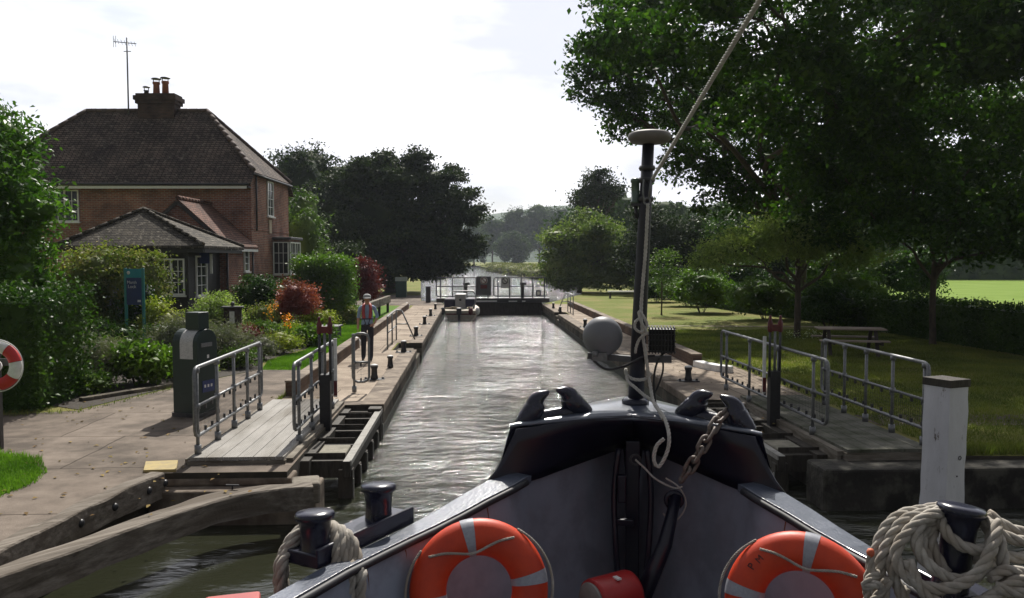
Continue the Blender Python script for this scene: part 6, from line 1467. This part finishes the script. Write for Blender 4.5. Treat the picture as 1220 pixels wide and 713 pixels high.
heap = [[(1128, 605, .05), (1100, 612, 0), (1078, 620, -.02), (1062, 640, -.05), (1050, 668, -.08), (1046, 700, -.1), (1040, 740, -.12)],
        [(1126, 603, .1), (1098, 608, .06), (1074, 613, .03), (1056, 628, 0), (1044, 655, -.03), (1036, 690, -.05), (1034, 730, -.06)],
        [(1124, 608, 0), (1100, 618, -.05), (1082, 634, -.09), (1068, 655, -.12), (1072, 678, -.16), (1092, 695, -.19), (1120, 702, -.21), (1148, 695, -.22), (1170, 676, -.2), (1186, 640, -.14), (1186, 622, -.06)],
        [(1120, 612, -.02), (1098, 622, -.06), (1092, 640, -.1), (1096, 660, -.14), (1112, 678, -.17), (1136, 690, -.18), (1160, 688, -.18), (1182, 670, -.16)],
        [(1118, 620, 0), (1104, 628, -.02), (1098, 645, -.05), (1104, 665, -.08), (1116, 682, -.1)],
        [(1122, 624, .0), (1112, 632, -.02), (1110, 650, -.05), (1118, 668, -.08), (1128, 684, -.1)],
        [(1068, 650, -.06), (1062, 672, -.1), (1070, 700, -.13), (1084, 722, -.15), (1110, 740, -.17)],
        [(1082, 668, -.16), (1096, 700, -.2), (1118, 718, -.22), (1150, 722, -.24), (1180, 712, -.24), (1208, 694, -.22), (1240, 690, -.2)],
        [(1176, 612, .08), (1196, 626, .05), (1216, 634, .03), (1250, 640, 0)],
        [(1180, 628, .0), (1200, 640, -.02), (1222, 646, -.03), (1255, 652, -.04)],
        [(1182, 655, -.05), (1202, 664, -.07), (1225, 664, -.08), (1255, 660, -.08)],
        [(1178, 690, -.2), (1198, 680, -.18), (1222, 684, -.18), (1255, 690, -.18)],
        [(1140, 640, .03), (1136, 655, 0), (1146, 668, -.02), (1168, 664, -.02), (1200, 672, -.04)],
        [(1186, 700, -.24), (1210, 706, -.24), (1250, 706, -.24)],
        [(1058, 690, -.14), (1052, 710, -.14), (1060, 735, -.14)],
        [(1078, 700, -.12), (1074, 720, -.12), (1086, 745, -.12)]]
for h_ in heap: turn([hp(*q) for q in h_])
turn([hp(1037, 662, -.1), hp(1038, 680, -.12), hp(1046, 684, -.14), hp(1036, 690, -.16), hp(1030, 700, -.16), hp(1044, 696, -.18), hp(1050, 704, -.16), hp(1040, 716, -.16)], .019)
MB().lathe([(.016, 0), (.018, .02), (.012, .035)], tuple(b3 + Vector(hp(1037, 662, -.1)) - Vector((0, 0, .005))), 12).build('rope_end_whipping', M('orange_whipping', (.6, .15, .05), (.5, .1, .04), .6, 9), RR, BM)

# ------------------------------------------------------------------ lock keeper
skin = M('skin', (.50, .27, .19), (.44, .23, .16), .6, 8); shirt = M('light_blue_shirt', (.30, .40, .56), (.22, .31, .46), .8, 7, bump=.4); trous = M('dark_trousers', (.014, .014, .022), (.022, .022, .032), .85, 6, bump=.4); shoe = M('black_shoe', (.015, .013, .012), (.02, .018, .016), .5, 6)
pf = G(438, 430); PMx = Matrix.Translation((pf.x, pf.y, 0.006)) @ Matrix.Rotation(R(5), 4, 'Z')       # figure faces -Y
P_ = empty('person', None, mat=PMx); tag(P_, 'man in white cap, blue shirt and red life jacket walking on the left quay', 'person')
def skinned(verts, edges, rad, sub=2):
    me = bpy.data.meshes.new('t'); me.from_pydata(verts, edges, []); o = bpy.data.objects.new('t', me); COL.objects.link(o)
    m1 = o.modifiers.new('s', 'SKIN'); m1.use_smooth_shade = True; m2 = o.modifiers.new('u', 'SUBSURF'); m2.levels = sub; m2.render_levels = sub
    for i, r in enumerate(rad): me.skin_vertices[0].data[i].radius = r if isinstance(r, tuple) else (r, r)
    me.skin_vertices[0].data[0].use_root = True; bpy.context.view_layer.update()
    ev = bpy.data.meshes.new_from_object(o.evaluated_get(bpy.context.evaluated_depsgraph_get()))
    V = [v.co.copy() for v in ev.vertices]; F = [tuple(p.vertices) for p in ev.polygons]; bpy.data.objects.remove(o); return V, F
J = [((0, 0, .96), (.155, .105)), ((0, .0, 1.12), (.15, .10)), ((0, .01, 1.30), (.17, .11)), ((0, .02, 1.43), (.13, .08)), ((0, .0, 1.50), (.055, .055)), ((0, -.03, 1.56), (.06, .07)), ((0, -.045, 1.64), (.078, .095)), ((0, -.035, 1.71), (.06, .075)),
     ((-.185, .02, 1.41), (.06, .06)), ((-.235, .03, 1.15), (.045, .045)), ((-.245, -.02, .92), (.03, .03)), ((-.245, -.035, .84), (.022, .036)),
     ((.185, .02, 1.41), (.06, .06)), ((.265, .06, 1.17), (.045, .045)), ((.205, -.12, 1.02), (.03, .03)), ((.17, -.16, .98), (.03, .025)),
     ((-.09, 0, .88), (.09, .09)), ((-.10, .03, .50), (.075, .078)), ((-.11, -.14 + .22, .10), (.06, .065)), ((-.12, -.02, .04), (.04, .035)), ((-.125, -.10, .035), (.035, .025)),
     ((.09, 0, .88), (.09, .09)), ((.09, -.05, .50), (.075, .078)), ((.09, -.10, .10), (.06, .065)), ((.10, -.20, .05), (.04, .035)), ((.105, -.27, .04), (.035, .025))]
Ed = [(0, 1), (1, 2), (2, 3), (3, 4), (4, 5), (5, 6), (6, 7), (3, 8), (8, 9), (9, 10), (10, 11), (3, 12), (12, 13), (13, 14), (14, 15), (0, 16), (16, 17), (17, 18), (18, 19), (19, 20), (0, 21), (21, 22), (22, 23), (23, 24), (24, 25)]
V, F = skinned([j[0] for j in J], Ed, [j[1] for j in J]); mb = MB()
for f in F:
    pass
mb.v = V; mb.f = F; mb.s = [True] * len(F)
def zone(c):
    if c.z < .075: return 3
    if c.z < .965 and abs(c.x) < .2: return 2
    if c.z > 1.49: return 0
    if c.x < -.19 and c.z < 1.14: return 0
    if c.x > .15 and c.z < 1.14 and (c.y < .03 or c.x > .2): return 0
    return 1
mb.m = [zone(sum((V[i] for i in f), Vector()) / len(f)) for f in F]
def hand(base, d, side, curl):
    base, d, side = Vector(base), Vector(d).normalized(), Vector(side).normalized()
    for k, ln in enumerate((.075, .085, .08, .062)):
        a = base + side * (-.027 + .018 * k); mid_ = a + d * ln * .55; mb.tube([a - d * .02, mid_, mid_ + (d + Vector(curl)).normalized() * ln * .5], [.010, .009, .006], 6, mi=0)
    a = base - side * .03 - d * .04; mb.tube([a, a - side * .025 + d * .03, a - side * .028 + d * .06], [.011, .010, .007], 6, mi=0)
hand((-.245, -.04, .82), (0, -.1, -1), (0, 1, 0), (0, -.5, 0)); hand((.15, -.18, .97), (-1, -.3, -.4), (0, -.3, 1), (-.2, .6, 0))
# nose, ears
mb.tube([(0, -.135, 1.665), (0, -.155, 1.635), (0, -.14, 1.622)], [.008, .016, .01], 8, mi=0)
for s in (-1, 1): mb.sphere((s * .082, -.03, 1.64), .024, 8, 6, sc=(.4, .7, 1.2), mi=0)
mb.build('body', [skin, shirt, trous, shoe], P_, PMx)
for s in (-1, 1): MB().sphere((s * .03, -.131, 1.66), .009, 8, 6).build('eye', black, P_, PMx)
MB().tube(catmull([(-.025, -.132, 1.598), (0, -.138, 1.595), (.025, -.132, 1.598)], 3), .005, 5).build('mouth', redp, P_, PMx)
cp_ = MB().lathe([(.104, 0), (.106, .03), (.092, .07), (.05, .098), (.01, .104)], (0, -.04, 1.675), 22)
V = []
for i in range(13):
    a = PI + PI * i / 12; V += [(.098 * math.cos(a), -.04 + .105 * math.sin(a), 1.688), (.105 * math.cos(a), -.05 + .19 * math.sin(a), 1.672)]
cp_.add(V, [(2 * i, 2 * i + 1, 2 * i + 3, 2 * i + 2) for i in range(12)]); cp_.build('cap', M('cap_cloth', (.42, .42, .41), (.32, .32, .32), .8, 8), P_, PMx, solid=0)
MB().lathe([(.095, -.035), (.100, -.01), (.098, .0)], (0, -.025, 1.672), 20).build('hair', M('grey_hair', (.25, .24, .22), (.18, .17, .16), .9, 30), P_, PMx)
lj = M('lifejacket_red', (.42, .06, .05), (.33, .04, .04), .65, 7, bump=.3)
mb = MB()
mb.tube(catmull([(-.075, -.165, 1.14), (-.09, -.165, 1.25), (-.095, -.14, 1.36), (-.085, -.06, 1.46), (-.05, .06, 1.50), (.05, .06, 1.50), (.085, -.06, 1.46), (.095, -.14, 1.36), (.09, -.165, 1.25), (.075, -.165, 1.14)], 6), .042, 10)
mb.build('life_jacket', lj, P_, PMx)
mb = MB()
mb.tube(catmull([(-.17, -.03, 1.12), (-.12, -.115, 1.12), (0, -.145, 1.12), (.12, -.115, 1.12), (.17, -.03, 1.12), (.1, .1, 1.12), (-.1, .1, 1.12)], 5, True), .014, 6, closed=True)
mb.tube(catmull([(-.08, -.135, 1.12), (-.05, -.145, 1.03), (-.03, -.13, .95)], 4), .012, 6); mb.tube(catmull([(.08, -.135, 1.12), (.05, -.145, 1.03), (.03, -.13, .95)], 4), .012, 6)
mb.build('harness', M('navy_strap', (.01, .01, .03), (.015, .015, .035), .6, 5), P_, PMx)
mb = MB().tube(catmull([(-.155, 0, .955), (-.1, -.105, .955), (0, -.118, .955), (.1, -.105, .955), (.155, 0, .955), (.1, .105, .955), (-.1, .105, .955)], 5, True), .012, 6, closed=True); mb.build('belt', black, P_, PMx)

# ------------------------------------------------------------------ summer haze
hz = bpy.data.materials.new('haze'); hz.use_nodes = True; n_ = hz.node_tree; n_.nodes.clear()
o_ = n_.nodes.new("ShaderNodeOutputMaterial"); pv = n_.nodes.new("ShaderNodeVolumePrincipled")
pv.inputs['Color'].default_value = (.80, .86, 1.0, 1); pv.inputs['Density'].default_value = .00024; pv.inputs['Anisotropy'].default_value = .3
n_.links.new(pv.outputs[0], o_.inputs['Volume'])
tag(MB().b6(-2990, 2990, -199, 2990, -4.2, 75).build('haze', hz), kind='stuff')
S.cycles.volume_bounces = 0; S.cycles.volume_step_rate = 5
